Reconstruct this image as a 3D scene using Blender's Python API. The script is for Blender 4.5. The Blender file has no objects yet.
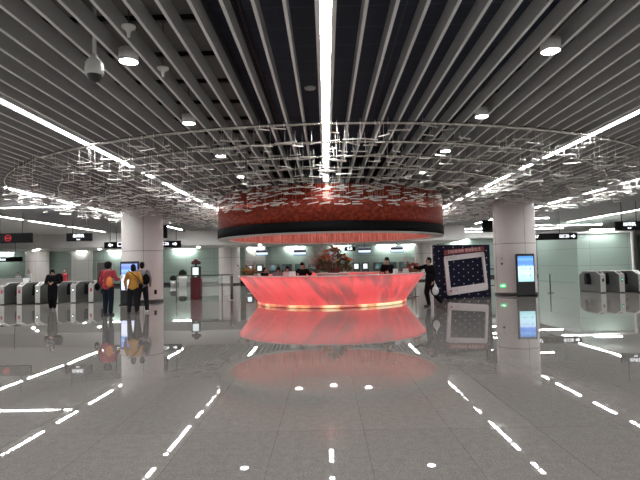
import bpy, bmesh, math, random
from mathutils import Vector, Matrix, Euler
R = random.Random(7)
PI = math.pi
SC = bpy.context.scene
COL = SC.collection

# ------------------------------------------------------------------ materials
def mat(name, base, rough=.5, metal=0., emis=None, es=0., noise=None, alpha=None, trans=0., bump=0., spec=.5, coat=0.):
    m = bpy.data.materials.new(name); m.use_nodes = True
    nt = m.node_tree; p = nt.nodes['Principled BSDF']
    p.inputs['Base Color'].default_value = (*base, 1)
    p.inputs['Roughness'].default_value = rough
    p.inputs['Metallic'].default_value = metal
    p.inputs['Specular IOR Level'].default_value = spec
    p.inputs['Coat Weight'].default_value = coat
    if trans: p.inputs['Transmission Weight'].default_value = trans
    if alpha is not None: p.inputs['Alpha'].default_value = alpha
    if emis:
        p.inputs['Emission Color'].default_value = (*emis, 1)
        p.inputs['Emission Strength'].default_value = es
    tc = nt.nodes.new('ShaderNodeTexCoord')
    n = nt.nodes.new('ShaderNodeTexNoise'); n.inputs['Scale'].default_value = (noise or (8, .04))[0]
    nt.links.new(tc.outputs['Object'], n.inputs['Vector'])
    k = (noise or (8, .04))[1]
    mx = nt.nodes.new('ShaderNodeMix'); mx.data_type = 'RGBA'
    mx.inputs[6].default_value = (*[c * (1 - k) for c in base], 1)
    mx.inputs[7].default_value = (*[min(1, c * (1 + k)) for c in base], 1)
    nt.links.new(n.outputs['Fac'], mx.inputs[0])
    nt.links.new(mx.outputs[2], p.inputs['Base Color'])
    if bump:
        b = nt.nodes.new('ShaderNodeBump'); b.inputs['Strength'].default_value = bump
        b.inputs['Distance'].default_value = .01
        nt.links.new(n.outputs['Fac'], b.inputs['Height']); nt.links.new(b.outputs['Normal'], p.inputs['Normal'])
    return m

def N(nt, t, **kw):
    n = nt.nodes.new(t)
    for k, v in kw.items():
        if k in n.inputs: n.inputs[k].default_value = v
        else: setattr(n, k, v)
    return n

def ramp(nt, stops):
    r = nt.nodes.new('ShaderNodeValToRGB'); e = r.color_ramp.elements
    while len(e) < len(stops): e.new(.5)
    for el, (p, c) in zip(e, stops): el.position = p; el.color = (*c, 1)
    return r

M = {}
M['baffle'] = mat('baffle_paint', (.48, .49, .49), .42, .0)
M['flange_bounce'] = mat('flange_and_baffle_bounce', (.86, .87, .87), .4, .0)  # floor bounce painted onto baffle bottoms; also the pale strip-light flanges
M['doorsteel'] = mat('door_steel', (.20, .20, .195), .45, .4)
M['smallspot'] = mat('small_downlight_lens', (.9, .9, .9), .5, emis=(1, .98, .95), es=260)
M['lamprear'] = mat('rear_lamp_diffuser', (.9, .9, .9), .5, emis=(1, .99, .99), es=95)
M['drumspot'] = mat('drum_lamp_lens', (.9, .9, .9), .5, emis=(1, .93, .85), es=34)
M['void'] = mat('void_paint', (.018, .022, .032), .8)
M['duct'] = mat('duct_metal', (.15, .145, .14), .6, .3)
M['black'] = mat('black_paint', (.012, .012, .013), .35)
M['blackmatte'] = mat('matte_black', (.005, .005, .006), .8, spec=.15)
M['white'] = mat('white_paint', (.75, .75, .73), .45)
M['bulk'] = mat('bulkhead_paint', (.74, .74, .72), .6)
M['steel'] = mat('brushed_steel', (.50, .50, .49), .32, .8)
M['silver'] = mat('silver_bar', (.88, .86, .82), .35, .35)
M['ring'] = mat('ring_metal', (.74, .71, .67), .24, .85)
M['darksteel'] = mat('gate_side_steel', (.10, .10, .098), .38, .6)
M['gateside'] = mat('gate_side_metal', (.10, .104, .097), .4, .3)
M['gatefront'] = mat('gate_front_steel', (.46, .45, .43), .35, .35)
M['glass'] = mat('clear_glass', (.8, .9, .86), .05, 0, alpha=.25)
M['column'] = mat('column_enamel', (.66, .62, .60), .28, 0, spec=.5)
M['seam'] = mat('seam_dark', (.16, .15, .15), .6)
M['lamp'] = mat('lamp_diffuser', (.9, .9, .9), .5, emis=(1, .99, .99), es=46)
M['lampc'] = mat('centre_lamp_diffuser', (.9, .9, .9), .5, emis=(1, .99, .99), es=55)
M['spot'] = mat('downlight_lens', (.9, .9, .9), .5, emis=(1, .99, .99), es=60)
M['wash'] = mat('wall_washer_lens', (.9, .9, .9), .5, emis=(.97, 1, .97), es=70)
M['led_r'] = mat('red_led', (.5, .02, .03), .5, emis=(1, .05, .08), es=.45)
M['led_dr'] = mat('dim_red_led', (.4, .03, .05), .5, emis=(1, .1, .15), es=.45)
M['led_g'] = mat('green_led', (.05, .5, .3), .5, emis=(.15, 1, .6), es=1.2)
M['led_w'] = mat('white_led', (.7, .8, .8), .5, emis=(.8, 1, .95), es=2.5)
M['text'] = mat('lit_letter', (.9, .9, .95), .5, emis=(.93, .95, 1), es=2.2)
M['counter_top'] = mat('counter_top', (.85, .60, .57), .25, coat=.3)
M['flange'] = mat('drum_flange', (.62, .60, .58), .35, .2)
M['red_kiosk'] = mat('maroon_lacquer', (.10, .006, .012), .25)
M['navy'] = None
M['navyplain'] = mat('navy_plain', (.008, .008, .03), .6)
M['heart'] = mat('heart_red', (.6, .03, .06), .5)
M['banner'] = mat('banner_red', (.16, .015, .025), .5)
M['bannertext'] = mat('banner_letter', (.75, .45, .42), .5)
M['greytext'] = mat('grey_letter', (.35, .35, .38), .5)
M['polaroid'] = mat('photo_frame_card', (.62, .56, .57), .45)
M['skin'] = mat('skin', (.45, .27, .2), .55)
M['hair'] = mat('black_hair', (.006, .005, .005), .75, spec=.2)
M['leaf'] = mat('leaf_green', (.06, .12, .03), .5, noise=(3, .5))
M['darkleaf'] = mat('leaf_maroon', (.22, .06, .06), .5, noise=(3, .4))
M['orange'] = mat('petal_orange', (.75, .26, .09), .5, noise=(5, .3))
M['redpetal'] = mat('petal_red', (.50, .06, .05), .5, noise=(5, .3))
M['yellow'] = mat('petal_yellow', (.5, .36, .10), .5, noise=(5, .3))
M['spray'] = mat('dried_spray', (.50, .36, .33), .6, noise=(5, .3))
M['pot'] = mat('planter_white', (.75, .75, .74), .4)
M['soil'] = mat('foliage_dark', (.02, .03, .018), .7, noise=(10, .5), bump=.3)
M['basket'] = mat('basket_weave', (.20, .11, .05), .7, noise=(30, .5), bump=.5)
M['bag_or'] = mat('orange_bag', (.75, .22, .04), .5)
M['bag_wh'] = mat('plastic_bag_white', (.62, .62, .62), .4)
M['paper'] = mat('paper_white', (.85, .85, .85), .5)

def floor_mat():
    m = bpy.data.materials.new('granite_floor'); m.use_nodes = True
    nt = m.node_tree; p = nt.nodes['Principled BSDF']; L = nt.links.new
    tc = N(nt, 'ShaderNodeTexCoord')
    mp = N(nt, 'ShaderNodeMapping'); mp.inputs['Location'].default_value = (.465, -.2, 0)
    L(tc.outputs['Object'], mp.inputs['Vector'])
    br = N(nt, 'ShaderNodeTexBrick', offset=0., squash=1.)
    for k, v in {'Color1': (.208, .196, .184, 1), 'Color2': (.228, .215, .202, 1), 'Mortar': (.15, .144, .135, 1), 'Scale': 1., 'Mortar Size': .0035,
                 'Mortar Smooth': .1, 'Bias': 0., 'Brick Width': .775, 'Row Height': 2.2}.items(): br.inputs[k].default_value = v
    L(mp.outputs[0], br.inputs['Vector'])
    b2 = N(nt, 'ShaderNodeTexBrick', offset=.5, squash=1.)
    for k, v in {'Color1': (.90, .90, .90, 1), 'Color2': (1.08, 1.08, 1.08, 1), 'Mortar': (.78, .78, .78, 1), 'Scale': 1., 'Mortar Size': .004,
                 'Mortar Smooth': .1, 'Bias': 0., 'Brick Width': 4.65, 'Row Height': 6.6}.items(): b2.inputs[k].default_value = v
    L(mp.outputs[0], b2.inputs['Vector'])
    n1 = N(nt, 'ShaderNodeTexNoise'); n1.inputs['Scale'].default_value = 70; n1.inputs['Detail'].default_value = 3
    n2 = N(nt, 'ShaderNodeTexNoise'); n2.inputs['Scale'].default_value = 14; n2.inputs['Detail'].default_value = 6
    L(tc.outputs['Object'], n1.inputs['Vector']); L(tc.outputs['Object'], n2.inputs['Vector'])
    r1 = ramp(nt, [(.3, (.72, .72, .72)), (.7, (1.25, 1.24, 1.22))]); L(n1.outputs['Fac'], r1.inputs[0])
    r2 = ramp(nt, [(.3, (.9, .9, .9)), (.7, (1.08, 1.08, 1.08))]); L(n2.outputs['Fac'], r2.inputs[0])
    def mul(a, b):
        x = N(nt, 'ShaderNodeMix', data_type='RGBA', blend_type='MULTIPLY'); x.inputs[0].default_value = 1
        L(a, x.inputs[6]); L(b, x.inputs[7]); return x.outputs[2]
    c = mul(mul(mul(br.outputs['Color'], b2.outputs['Color']), r1.outputs[0]), r2.outputs[0])
    L(c, p.inputs['Base Color'])
    p.inputs['Roughness'].default_value = .016
    p.inputs['IOR'].default_value = 1.5
    p.inputs['Specular IOR Level'].default_value = .5
    n3 = N(nt, 'ShaderNodeTexNoise'); n3.inputs['Scale'].default_value = .9; n3.inputs['Detail'].default_value = 1
    L(tc.outputs['Object'], n3.inputs['Vector'])
    bp = N(nt, 'ShaderNodeBump'); bp.inputs['Strength'].default_value = .03; bp.inputs['Distance'].default_value = .02
    L(n3.outputs['Fac'], bp.inputs['Height']); L(bp.outputs['Normal'], p.inputs['Normal'])
    return m

def panel_mat(name, col, joint, w, h, rough=.25, axis='XZ', off=(0, 0), msize=.012):
    m = bpy.data.materials.new(name); m.use_nodes = True
    nt = m.node_tree; p = nt.nodes['Principled BSDF']; L = nt.links.new
    tc = N(nt, 'ShaderNodeTexCoord'); s = N(nt, 'ShaderNodeSeparateXYZ'); c = N(nt, 'ShaderNodeCombineXYZ')
    L(tc.outputs['Object'], s.inputs[0]); L(s.outputs[axis[0]], c.inputs[0]); L(s.outputs[axis[1]], c.inputs[1])
    mp = N(nt, 'ShaderNodeMapping'); mp.inputs['Location'].default_value = (off[0], off[1], 0)
    L(c.outputs[0], mp.inputs['Vector'])
    br = N(nt, 'ShaderNodeTexBrick', offset=0., squash=1.)
    for k, v in {'Color1': (*col, 1), 'Color2': (*[x * .95 for x in col], 1), 'Mortar': (*joint, 1), 'Scale': 1., 'Mortar Size': msize, 'Mortar Smooth': .1,
                 'Bias': 0., 'Brick Width': w, 'Row Height': h}.items(): br.inputs[k].default_value = v
    L(mp.outputs[0], br.inputs['Vector']); L(br.outputs['Color'], p.inputs['Base Color'])
    p.inputs['Roughness'].default_value = rough
    return m

def coral_mat():
    m = bpy.data.materials.new('backlit_coral_stone'); m.use_nodes = True
    nt = m.node_tree; p = nt.nodes['Principled BSDF']; L = nt.links.new
    tc = N(nt, 'ShaderNodeTexCoord'); s = N(nt, 'ShaderNodeSeparateXYZ'); L(tc.outputs['Object'], s.inputs[0])
    at = N(nt, 'ShaderNodeMath', operation='ARCTAN2'); L(s.outputs['X'], at.inputs[0])
    ng = N(nt, 'ShaderNodeMath', operation='MULTIPLY'); ng.inputs[1].default_value = -1; L(s.outputs['Y'], ng.inputs[0]); L(ng.outputs[0], at.inputs[1])
    sh = N(nt, 'ShaderNodeMath', operation='MULTIPLY_ADD'); sh.inputs[1].default_value = .16; L(s.outputs['Z'], sh.inputs[0]); L(at.outputs[0], sh.inputs[2])
    c = N(nt, 'ShaderNodeCombineXYZ'); L(sh.outputs[0], c.inputs[0]); L(s.outputs['Z'], c.inputs[1])
    mp = N(nt, 'ShaderNodeMapping'); mp.inputs['Scale'].default_value = (9, 1.0, 1); L(c.outputs[0], mp.inputs['Vector'])
    n = N(nt, 'ShaderNodeTexNoise'); n.inputs['Scale'].default_value = 1.; n.inputs['Detail'].default_value = 5; n.inputs['Distortion'].default_value = 1.1
    L(mp.outputs[0], n.inputs['Vector'])
    mp2 = N(nt, 'ShaderNodeMapping'); mp2.inputs['Scale'].default_value = (2.6, .5, 1); L(c.outputs[0], mp2.inputs['Vector'])
    n2 = N(nt, 'ShaderNodeTexNoise'); n2.inputs['Scale'].default_value = 1.3; n2.inputs['Detail'].default_value = 4; L(mp2.outputs[0], n2.inputs['Vector'])
    r = ramp(nt, [(.33, (.42, .13, .12)), (.45, (.72, .09, .09)), (.55, (.95, .10, .11)), (.68, (1, .15, .155))])
    L(n.outputs['Fac'], r.inputs[0])
    r2 = ramp(nt, [(.40, (.50, .95, .95)), (.50, (1, 1, 1))]); L(n2.outputs['Fac'], r2.inputs[0])
    mx = N(nt, 'ShaderNodeMix', data_type='RGBA', blend_type='MULTIPLY'); mx.inputs[0].default_value = 1
    L(r.outputs[0], mx.inputs[6]); L(r2.outputs[0], mx.inputs[7])
    L(mx.outputs[2], p.inputs['Emission Color']); p.inputs['Emission Strength'].default_value = CORAL
    p.inputs['Base Color'].default_value = (.35, .07, .065, 1); p.inputs['Roughness'].default_value = .4
    return m
CORAL = .80

def drum_mat(name, stops, sx, rough, metal, es=0., z=1.4):
    m = bpy.data.materials.new(name); m.use_nodes = True
    nt = m.node_tree; p = nt.nodes['Principled BSDF']; L = nt.links.new
    tc = N(nt, 'ShaderNodeTexCoord'); s = N(nt, 'ShaderNodeSeparateXYZ'); L(tc.outputs['Object'], s.inputs[0])
    ng = N(nt, 'ShaderNodeMath', operation='MULTIPLY'); ng.inputs[1].default_value = -1; L(s.outputs['Y'], ng.inputs[0])
    at = N(nt, 'ShaderNodeMath', operation='ARCTAN2'); L(s.outputs['X'], at.inputs[0]); L(ng.outputs[0], at.inputs[1])
    c = N(nt, 'ShaderNodeCombineXYZ'); L(at.outputs[0], c.inputs[0]); L(s.outputs['Z'], c.inputs[1])
    mp = N(nt, 'ShaderNodeMapping'); mp.inputs['Scale'].default_value = (sx, z, 1); L(c.outputs[0], mp.inputs['Vector'])
    n = N(nt, 'ShaderNodeTexNoise'); n.inputs['Scale'].default_value = 1.; n.inputs['Detail'].default_value = 6; n.inputs['Roughness'].default_value = .65
    L(mp.outputs[0], n.inputs['Vector'])
    r = ramp(nt, stops); L(n.outputs['Fac'], r.inputs[0]); L(r.outputs[0], p.inputs['Base Color'])
    p.inputs['Roughness'].default_value = rough; p.inputs['Metallic'].default_value = metal
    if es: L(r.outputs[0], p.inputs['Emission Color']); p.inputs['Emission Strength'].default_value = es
    bp = N(nt, 'ShaderNodeBump'); bp.inputs['Strength'].default_value = .35; bp.inputs['Distance'].default_value = .02
    L(n.outputs['Fac'], bp.inputs['Height']); L(bp.outputs['Normal'], p.inputs['Normal'])
    return m

def band_mat():            # warm light strip of uneven brightness at the counter foot
    m = bpy.data.materials.new('amber_light_strip'); m.use_nodes = True
    nt = m.node_tree; p = nt.nodes['Principled BSDF']; L = nt.links.new
    tc = N(nt, 'ShaderNodeTexCoord')
    n = N(nt, 'ShaderNodeTexNoise'); n.inputs['Scale'].default_value = 1.1; n.inputs['Detail'].default_value = 5; L(tc.outputs['Object'], n.inputs['Vector'])
    r = ramp(nt, [(.46, (.40, .04, .04)), (.52, (.95, .30, .10)), (.58, (1, .85, .5))]); L(n.outputs['Fac'], r.inputs[0])
    L(r.outputs[0], p.inputs['Emission Color']); p.inputs['Emission Strength'].default_value = .9
    p.inputs['Base Color'].default_value = (.6, .4, .3, 1)
    return m

def dots_mat():
    m = bpy.data.materials.new('navy_with_white_dots'); m.use_nodes = True
    nt = m.node_tree; p = nt.nodes['Principled BSDF']; L = nt.links.new
    tc = N(nt, 'ShaderNodeTexCoord'); s = N(nt, 'ShaderNodeSeparateXYZ'); L(tc.outputs['Object'], s.inputs[0])
    def grid(ox, oz):
        o = []
        for ax, of, per in (('X', ox, .46), ('Z', oz, .30)):
            a = N(nt, 'ShaderNodeMath', operation='ADD'); a.inputs[1].default_value = of + 20 * per; L(s.outputs[ax], a.inputs[0])
            b = N(nt, 'ShaderNodeMath', operation='MODULO'); b.inputs[1].default_value = per; L(a.outputs[0], b.inputs[0])
            d = N(nt, 'ShaderNodeMath', operation='SUBTRACT'); d.inputs[1].default_value = per / 2; L(b.outputs[0], d.inputs[0])
            q = N(nt, 'ShaderNodeMath', operation='POWER'); q.inputs[1].default_value = 2
            ab = N(nt, 'ShaderNodeMath', operation='ABSOLUTE'); L(d.outputs[0], ab.inputs[0]); L(ab.outputs[0], q.inputs[0]); o.append(q.outputs[0])
        a = N(nt, 'ShaderNodeMath', operation='ADD'); L(o[0], a.inputs[0]); L(o[1], a.inputs[1])
        l = N(nt, 'ShaderNodeMath', operation='LESS_THAN'); l.inputs[1].default_value = .024 ** 2; L(a.outputs[0], l.inputs[0])
        return l.outputs[0]
    mxm = N(nt, 'ShaderNodeMath', operation='MAXIMUM'); L(grid(0, 0), mxm.inputs[0]); L(grid(.23, .15), mxm.inputs[1])
    mx = N(nt, 'ShaderNodeMix', data_type='RGBA'); mx.inputs[6].default_value = (.004, .004, .016, 1); mx.inputs[7].default_value = (.42, .42, .55, 1)
    L(mxm.outputs[0], mx.inputs[0]); L(mx.outputs[2], p.inputs['Base Color']); p.inputs['Roughness'].default_value = .6; p.inputs['Specular IOR Level'].default_value = .15
    return m

def screen_mat(name, stops, es=1.0, scale=.9):   # lit screen picture: bands by height with soft cloudy variation
    m = bpy.data.materials.new(name); m.use_nodes = True
    nt = m.node_tree; p = nt.nodes['Principled BSDF']; L = nt.links.new
    tc = N(nt, 'ShaderNodeTexCoord'); s = N(nt, 'ShaderNodeSeparateXYZ'); L(tc.outputs['Generated'], s.inputs[0])
    n = N(nt, 'ShaderNodeTexNoise'); n.inputs['Scale'].default_value = 5; L(tc.outputs['Generated'], n.inputs['Vector'])
    a = N(nt, 'ShaderNodeMath', operation='MULTIPLY_ADD'); a.inputs[1].default_value = .12; L(n.outputs['Fac'], a.inputs[0]); L(s.outputs['Z'], a.inputs[2])
    r = ramp(nt, stops); L(a.outputs[0], r.inputs[0])
    L(r.outputs[0], p.inputs['Emission Color']); p.inputs['Emission Strength'].default_value = es
    p.inputs['Base Color'].default_value = (.02, .02, .02, 1); p.inputs['Roughness'].default_value = .15
    return m

M['floor'] = floor_mat()
M['teal'] = panel_mat('teal_glass_wall', (.29, .37, .33), (.17, .21, .19), 2.4, 1.1, .3)
M['palewall'] = panel_mat('pale_enamel_wall', (.60, .60, .57), (.3, .3, .29), 1.2, 2.25, .35)
M['voidgrid'] = panel_mat('dark_acoustic_panels', (.020, .031, .056), (.055, .07, .10), 1.2, .62, .7, 'XY', msize=.012)
M['coral'] = coral_mat()
M['drum'] = drum_mat('red_copper_film', [(.30, (.12, .012, .008)), (.5, (.25, .030, .015)), (.62, (.40, .062, .025)), (.78, (.7, .22, .07))], 30, .30, .4, es=.06, z=9)
M['inner'] = drum_mat('salmon_curtain', [(.32, (.32, .07, .06)), (.48, (.60, .16, .13)), (.68, (.85, .36, .28))], 60, .5, 0, es=.25, z=1.2)  # emission imitates light falling on the curtain inside the drum
M['amber'] = band_mat()
M['navy'] = dots_mat()
M['scr_blue'] = screen_mat('screen_blue_page', [(.0, (.30, .62, .62)), (.35, (.55, .85, .95)), (.64, (.55, .78, 1)), (.70, (.13, .30, .85)), (.84, (.10, .25, .75)), (.92, (.16, .42, .95)), (1, (.08, .25, .6))], 1.5)
M['scr_left'] = screen_mat('screen_landscape_page', [(.0, (.62, .66, .95)), (.3, (.85, .88, 1)), (.62, (.8, .87, 1)), (.68, (.10, .28, .72)), (.80, (.35, .55, .9)), (.9, (.15, .22, .75)), (1, (.25, .35, .9))], 1.5)
M['scr_white'] = mat('screen_white', (.02, .02, .02), .2, emis=(.85, .95, .95), es=1.3)
M['scr_teal'] = mat('screen_teal', (.02, .03, .03), .2, emis=(.1, .3, .3), es=.35)
M['mon'] = screen_mat('monitor_wave', [(.0, (.10, .22, .45)), (.22, (.3, .5, .75)), (.30, (.9, .95, 1)), (.55, (.95, .97, 1)), (.62, (.01, .01, .03)), (.95, (.01, .01, .03)), (1, (.5, .5, .6))], 1.2)
M['exitgreen'] = mat('exit_green', (.02, .25, .08), .4, emis=(.08, .75, .28), es=.9)

# ------------------------------------------------------------------ mesh helpers
def box(bm, x0, x1, y0, y1, z0, z1, mi=0, mtx=None):
    vs = [bm.verts.new((x, y, z)) for z in (z0, z1) for y in (y0, y1) for x in (x0, x1)]
    if mtx:
        for v in vs: v.co = mtx @ v.co
    for f in ((0, 2, 3, 1), (4, 5, 7, 6), (0, 1, 5, 4), (2, 6, 7, 3), (0, 4, 6, 2), (1, 3, 7, 5)):
        bm.faces.new([vs[i] for i in f]).material_index = mi

def cyl(bm, a, b, r0, r1=None, n=12, mi=0, cap=True):
    a, b = Vector(a), Vector(b); r1 = r0 if r1 is None else r1
    q = (b - a).to_track_quat('Z', 'Y')
    ra = [bm.verts.new(a + q @ Vector((r0 * math.cos(2 * PI * i / n), r0 * math.sin(2 * PI * i / n), 0))) for i in range(n)]
    rb = [bm.verts.new(b + q @ Vector((r1 * math.cos(2 * PI * i / n), r1 * math.sin(2 * PI * i / n), 0))) for i in range(n)]
    for i in range(n):
        j = (i + 1) % n
        f = bm.faces.new((ra[i], ra[j], rb[j], rb[i])); f.material_index = mi; f.smooth = n > 8
    if cap:
        bm.faces.new(ra[::-1]).material_index = mi; bm.faces.new(rb).material_index = mi

def lathe(bm, prof, n=64, c=(0, 0), mi=0, closed=False, a0=0, a1=2 * PI, smooth=True):
    full = abs(a1 - a0 - 2 * PI) < 1e-6
    m_ = n if full else n + 1
    rings = []
    for (r, z) in prof:
        rings.append([bm.verts.new((c[0] + r * math.cos(a0 + (a1 - a0) * i / n), c[1] + r * math.sin(a0 + (a1 - a0) * i / n), z)) for i in range(m_)])
    P = len(prof); K = P if closed else P - 1
    for k in range(K):
        A, B = rings[k], rings[(k + 1) % P]
        for i in range(n):
            j = (i + 1) % m_
            if not full and i + 1 >= m_: continue
            f = bm.faces.new((A[i], A[j], B[j], B[i])); f.material_index = mi; f.smooth = smooth
    if not full and closed:
        for i in (0, m_ - 1): 
            f = bm.faces.new([rg[i] for rg in rings]); f.material_index = mi

def ell(bm, c, r, mi=0, rot=None, sub=3):
    g = bmesh.ops.create_icosphere(bm, subdivisions=sub, radius=1)
    mt = Matrix.Translation(c) @ (rot.to_matrix().to_4x4() if rot else Matrix.Identity(4)) @ Matrix.Diagonal((r[0], r[1], r[2], 1))
    bmesh.ops.transform(bm, matrix=mt, verts=g['verts'])
    for v in g['verts']:
        for f in v.link_faces: f.material_index = mi; f.smooth = True

def extr(bm, poly, t0, t1, plane='YZ', mi=0):
    def pt(u, v, t): return (t, u, v) if plane == 'YZ' else ((u, t, v) if plane == 'XZ' else (u, v, t))
    A = [bm.verts.new(pt(u, v, t0)) for u, v in poly]; B = [bm.verts.new(pt(u, v, t1)) for u, v in poly]
    n = len(poly)
    for i in range(n):
        j = (i + 1) % n; bm.faces.new((A[i], A[j], B[j], B[i])).material_index = mi
    bm.faces.new(A[::-1]).material_index = mi; bm.faces.new(B).material_index = mi

def obj(name, bm, m, parent=None, loc=None, rotz=0, bevel=0, recalc=True):
    if recalc: bmesh.ops.recalc_face_normals(bm, faces=bm.faces[:])
    me = bpy.data.meshes.new(name); bm.to_mesh(me); bm.free()
    for x in (m if isinstance(m, (list, tuple)) else [m]): me.materials.append(x)
    o = bpy.data.objects.new(name, me); COL.objects.link(o)
    if parent: o.parent = parent
    if loc: o.location = loc
    if rotz: o.rotation_euler.z = rotz
    if bevel:
        b = o.modifiers.new('bevel', 'BEVEL'); b.width = bevel; b.segments = 2; b.limit_method = 'ANGLE'
    return o

def tag(o, label, cat, group=None, kind=None):
    o['label'] = label; o['category'] = cat
    if group: o['group'] = group
    if kind: o['kind'] = kind
    return o

def thing(name, label, cat, loc=(0, 0, 0), rotz=0, group=None):
    o = bpy.data.objects.new(name, None); COL.objects.link(o); o.empty_display_size = .2
    o.location = loc; o.rotation_euler = (0, 0, rotz)
    return tag(o, label, cat, group)

def struct(name, bm, m, bevel=0, recalc=True):
    o = obj(name, bm, m, bevel=bevel, recalc=recalc); o['kind'] = 'structure'; return o

def dup(root, loc, rotz=None, label=None, group=None):
    def cp(o, par):
        c = o.copy(); COL.objects.link(c); c.parent = par
        for ch in [q for q in o.children]: cp(ch, c)
        return c
    r = cp(root, None); r.location = loc
    if rotz is not None: r.rotation_euler = (0, 0, rotz)
    if label: r['label'] = label
    if group: r['group'] = group
    return r

def text(name, body, size, m, parent, loc, rot=(PI / 2, 0, 0), ext=.004, align='CENTER', sx=1):
    cu = bpy.data.curves.new(name, 'FONT'); cu.body = body; cu.size = size; cu.extrude = ext; cu.align_x = align; cu.align_y = 'CENTER'
    cu.materials.append(m)
    tmp = bpy.data.objects.new(name, cu); COL.objects.link(tmp)
    me = bpy.data.meshes.new_from_object(tmp.evaluated_get(bpy.context.evaluated_depsgraph_get())); bpy.data.objects.remove(tmp)
    o = bpy.data.objects.new(name, me); COL.objects.link(o); o.parent = parent; o.location = loc; o.rotation_euler = rot; o.scale.x = sx
    return o
B = bmesh.new

# ------------------------------------------------------------------ the setting
CZ = 4.1          # underside of the baffles
CX, CY = .2, 20.1  # centre of the counter and drum
bm = B(); box(bm, -30, 30, -8, 50, -.1, 0); struct('floor', bm, M['floor'])
bm = B(); box(bm, -30, 30, -8, 50, 5.1, 5.2); struct('ceiling', bm, M['voidgrid'])
bm = B(); box(bm, -30.2, -30, -8, 50, 0, 5.2); struct('wall_left', bm, M['palewall'])
bm = B(); box(bm, 30, 30.2, -8, 50, 0, 5.2); struct('wall_right', bm, M['palewall'])
bm = B(); box(bm, -30, 30, -8.2, -8, 0, 5.2); struct('wall_front', bm, M['palewall'])
bm = B(); box(bm, -30, 10.0, 43, 43.2, 0, 3.1); struct('wall_back', bm, M['teal'])
bm = B(); box(bm, 10.0, 10.2, 43, 47, 0, 3.6); struct('wall_return', bm, M['teal'])
bm = B(); box(bm, 10.2, 30, 47, 47.2, 0, 3.6); struct('wall_far', bm, M['teal'])
bm = B(); box(bm, -30, 10, 42.93, 43, 0, .22); struct('baseboard_back', bm, M['black'])
bm = B(); box(bm, 10.2, 30, 46.93, 47, 0, .22); struct('baseboard_far', bm, M['black'])
bm = B(); box(bm, -30, 10, 36.5, 36.7, 3.12, 5.1); box(bm, 10, 10.2, 36.5, 45, 3.12, 5.1); struct('wall_bulkhead', bm, M['bulk'])
bm = B(); box(bm, 10.2, 30, 45, 45.2, 3.6, 5.1); struct('wall_bulkhead_far', bm, M['bulk'])
bm = B(); box(bm, -30, 10.2, 36.5, 43.2, 3.1, 3.12); struct('ceiling_lower', bm, M['bulk'])
bm = B(); box(bm, 10.2, 30, 45, 47.2, 3.6, 3.62); struct('ceiling_lower_far', bm, M['bulk'])
# glazed room behind the right-hand gates
bm = B(); box(bm, 16.0, 19.4, 32, 38, 0, 3.2); struct('wall_glazed_room', bm, M['teal'])
bm = B(); box(bm, 19.4, 19.5, 31.9, 38, 0, 3.25); box(bm, 15.95, 19.5, 31.9, 32.0, 3.16, 3.25); struct('trim_1', bm, M['white'])
bm = B(); box(bm, -21.9, -20.1, 42.8, 42.93, .0, 3.1); struct('wall_pale_panel', bm, M['palewall'])
bm = B(); box(bm, -6.9, -5.2, 42.8, 42.93, .0, 3.1); struct('wall_pale_panel_right', bm, M['palewall'])

bm = B(); box(bm, -30, -15.69, -8, 36.5, CZ, CZ + .06); struct('ceiling_left', bm, M['bulk'])
bm = B(); box(bm, 17.02, 30, -8, 45, CZ, CZ + .06); struct('ceiling_right', bm, M['bulk'])
# doors
def door(name, x0, x1, y, h, label):
    bm = B(); box(bm, x0, x1, y - .12, y, 0, h); r = struct(name, bm, M['doorsteel'])
    bm = B(); box(bm, x0 - .07, x0, y - .14, y, 0, h + .07); box(bm, x1, x1 + .07, y - .14, y, 0, h + .07); box(bm, x0, x1, y - .14, y, h, h + .07); obj('door_frame', bm, M['gatefront'], r)
    xm = (x0 + x1) / 2
    bm = B(); box(bm, xm - .01, xm + .01, y - .13, y - .12, 0, h); obj('door_gap', bm, M['black'], r)
    bm = B(); cyl(bm, (xm + .08, y - .16, .95), (xm + .08, y - .16, 1.25), .015); cyl(bm, (xm - .08, y - .16, .95), (xm - .08, y - .16, 1.25), .015); obj('door_handle', bm, M['gatefront'], r)
door('door_1', -20.2 + .5, -18.4, 42.93, 2.05, '')
door('door_2', 20.0, 21.1, 46.93, 2.0, '')

# columns
COLS = [(-8.2, 22.3), (8.42, 22.4), (-8.1, 41.9), (8.35, 41.9), (-24.3, 41.9), (24.9, 41.9)]
RC = .885
for i, (x, y) in enumerate(COLS):
    top = 5.1 if y < 30 or x > 11 else 3.1
    bm = B(); lathe(bm, [(RC, .12), (RC, top)], 48, (0, 0), 0); 
    for z in (2.25,): lathe(bm, [(RC + .002, z - .012), (RC + .002, z + .012)], 48, (0, 0), 1)
    for k in range(4):
        a = -PI / 2 + (.38 if x < 0 else .15) + k * PI / 2
        p = Vector((math.cos(a), math.sin(a), 0)); t = Vector((-p.y, p.x, 0))
        cyl(bm, p * (RC - .004) + Vector((0, 0, .12)), p * (RC - .004) + Vector((0, 0, min(top, 4.1))), .009, n=6, mi=1)
    o = obj('pillar', bm, [M['column'], M['seam']], loc=(x, y, 0)); o['kind'] = 'structure'
    bm = B(); lathe(bm, [(RC + .012, 0), (RC + .012, .13), (RC - .02, .13)], 48); obj('pillar_skirting', bm, M['black'], o)

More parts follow.
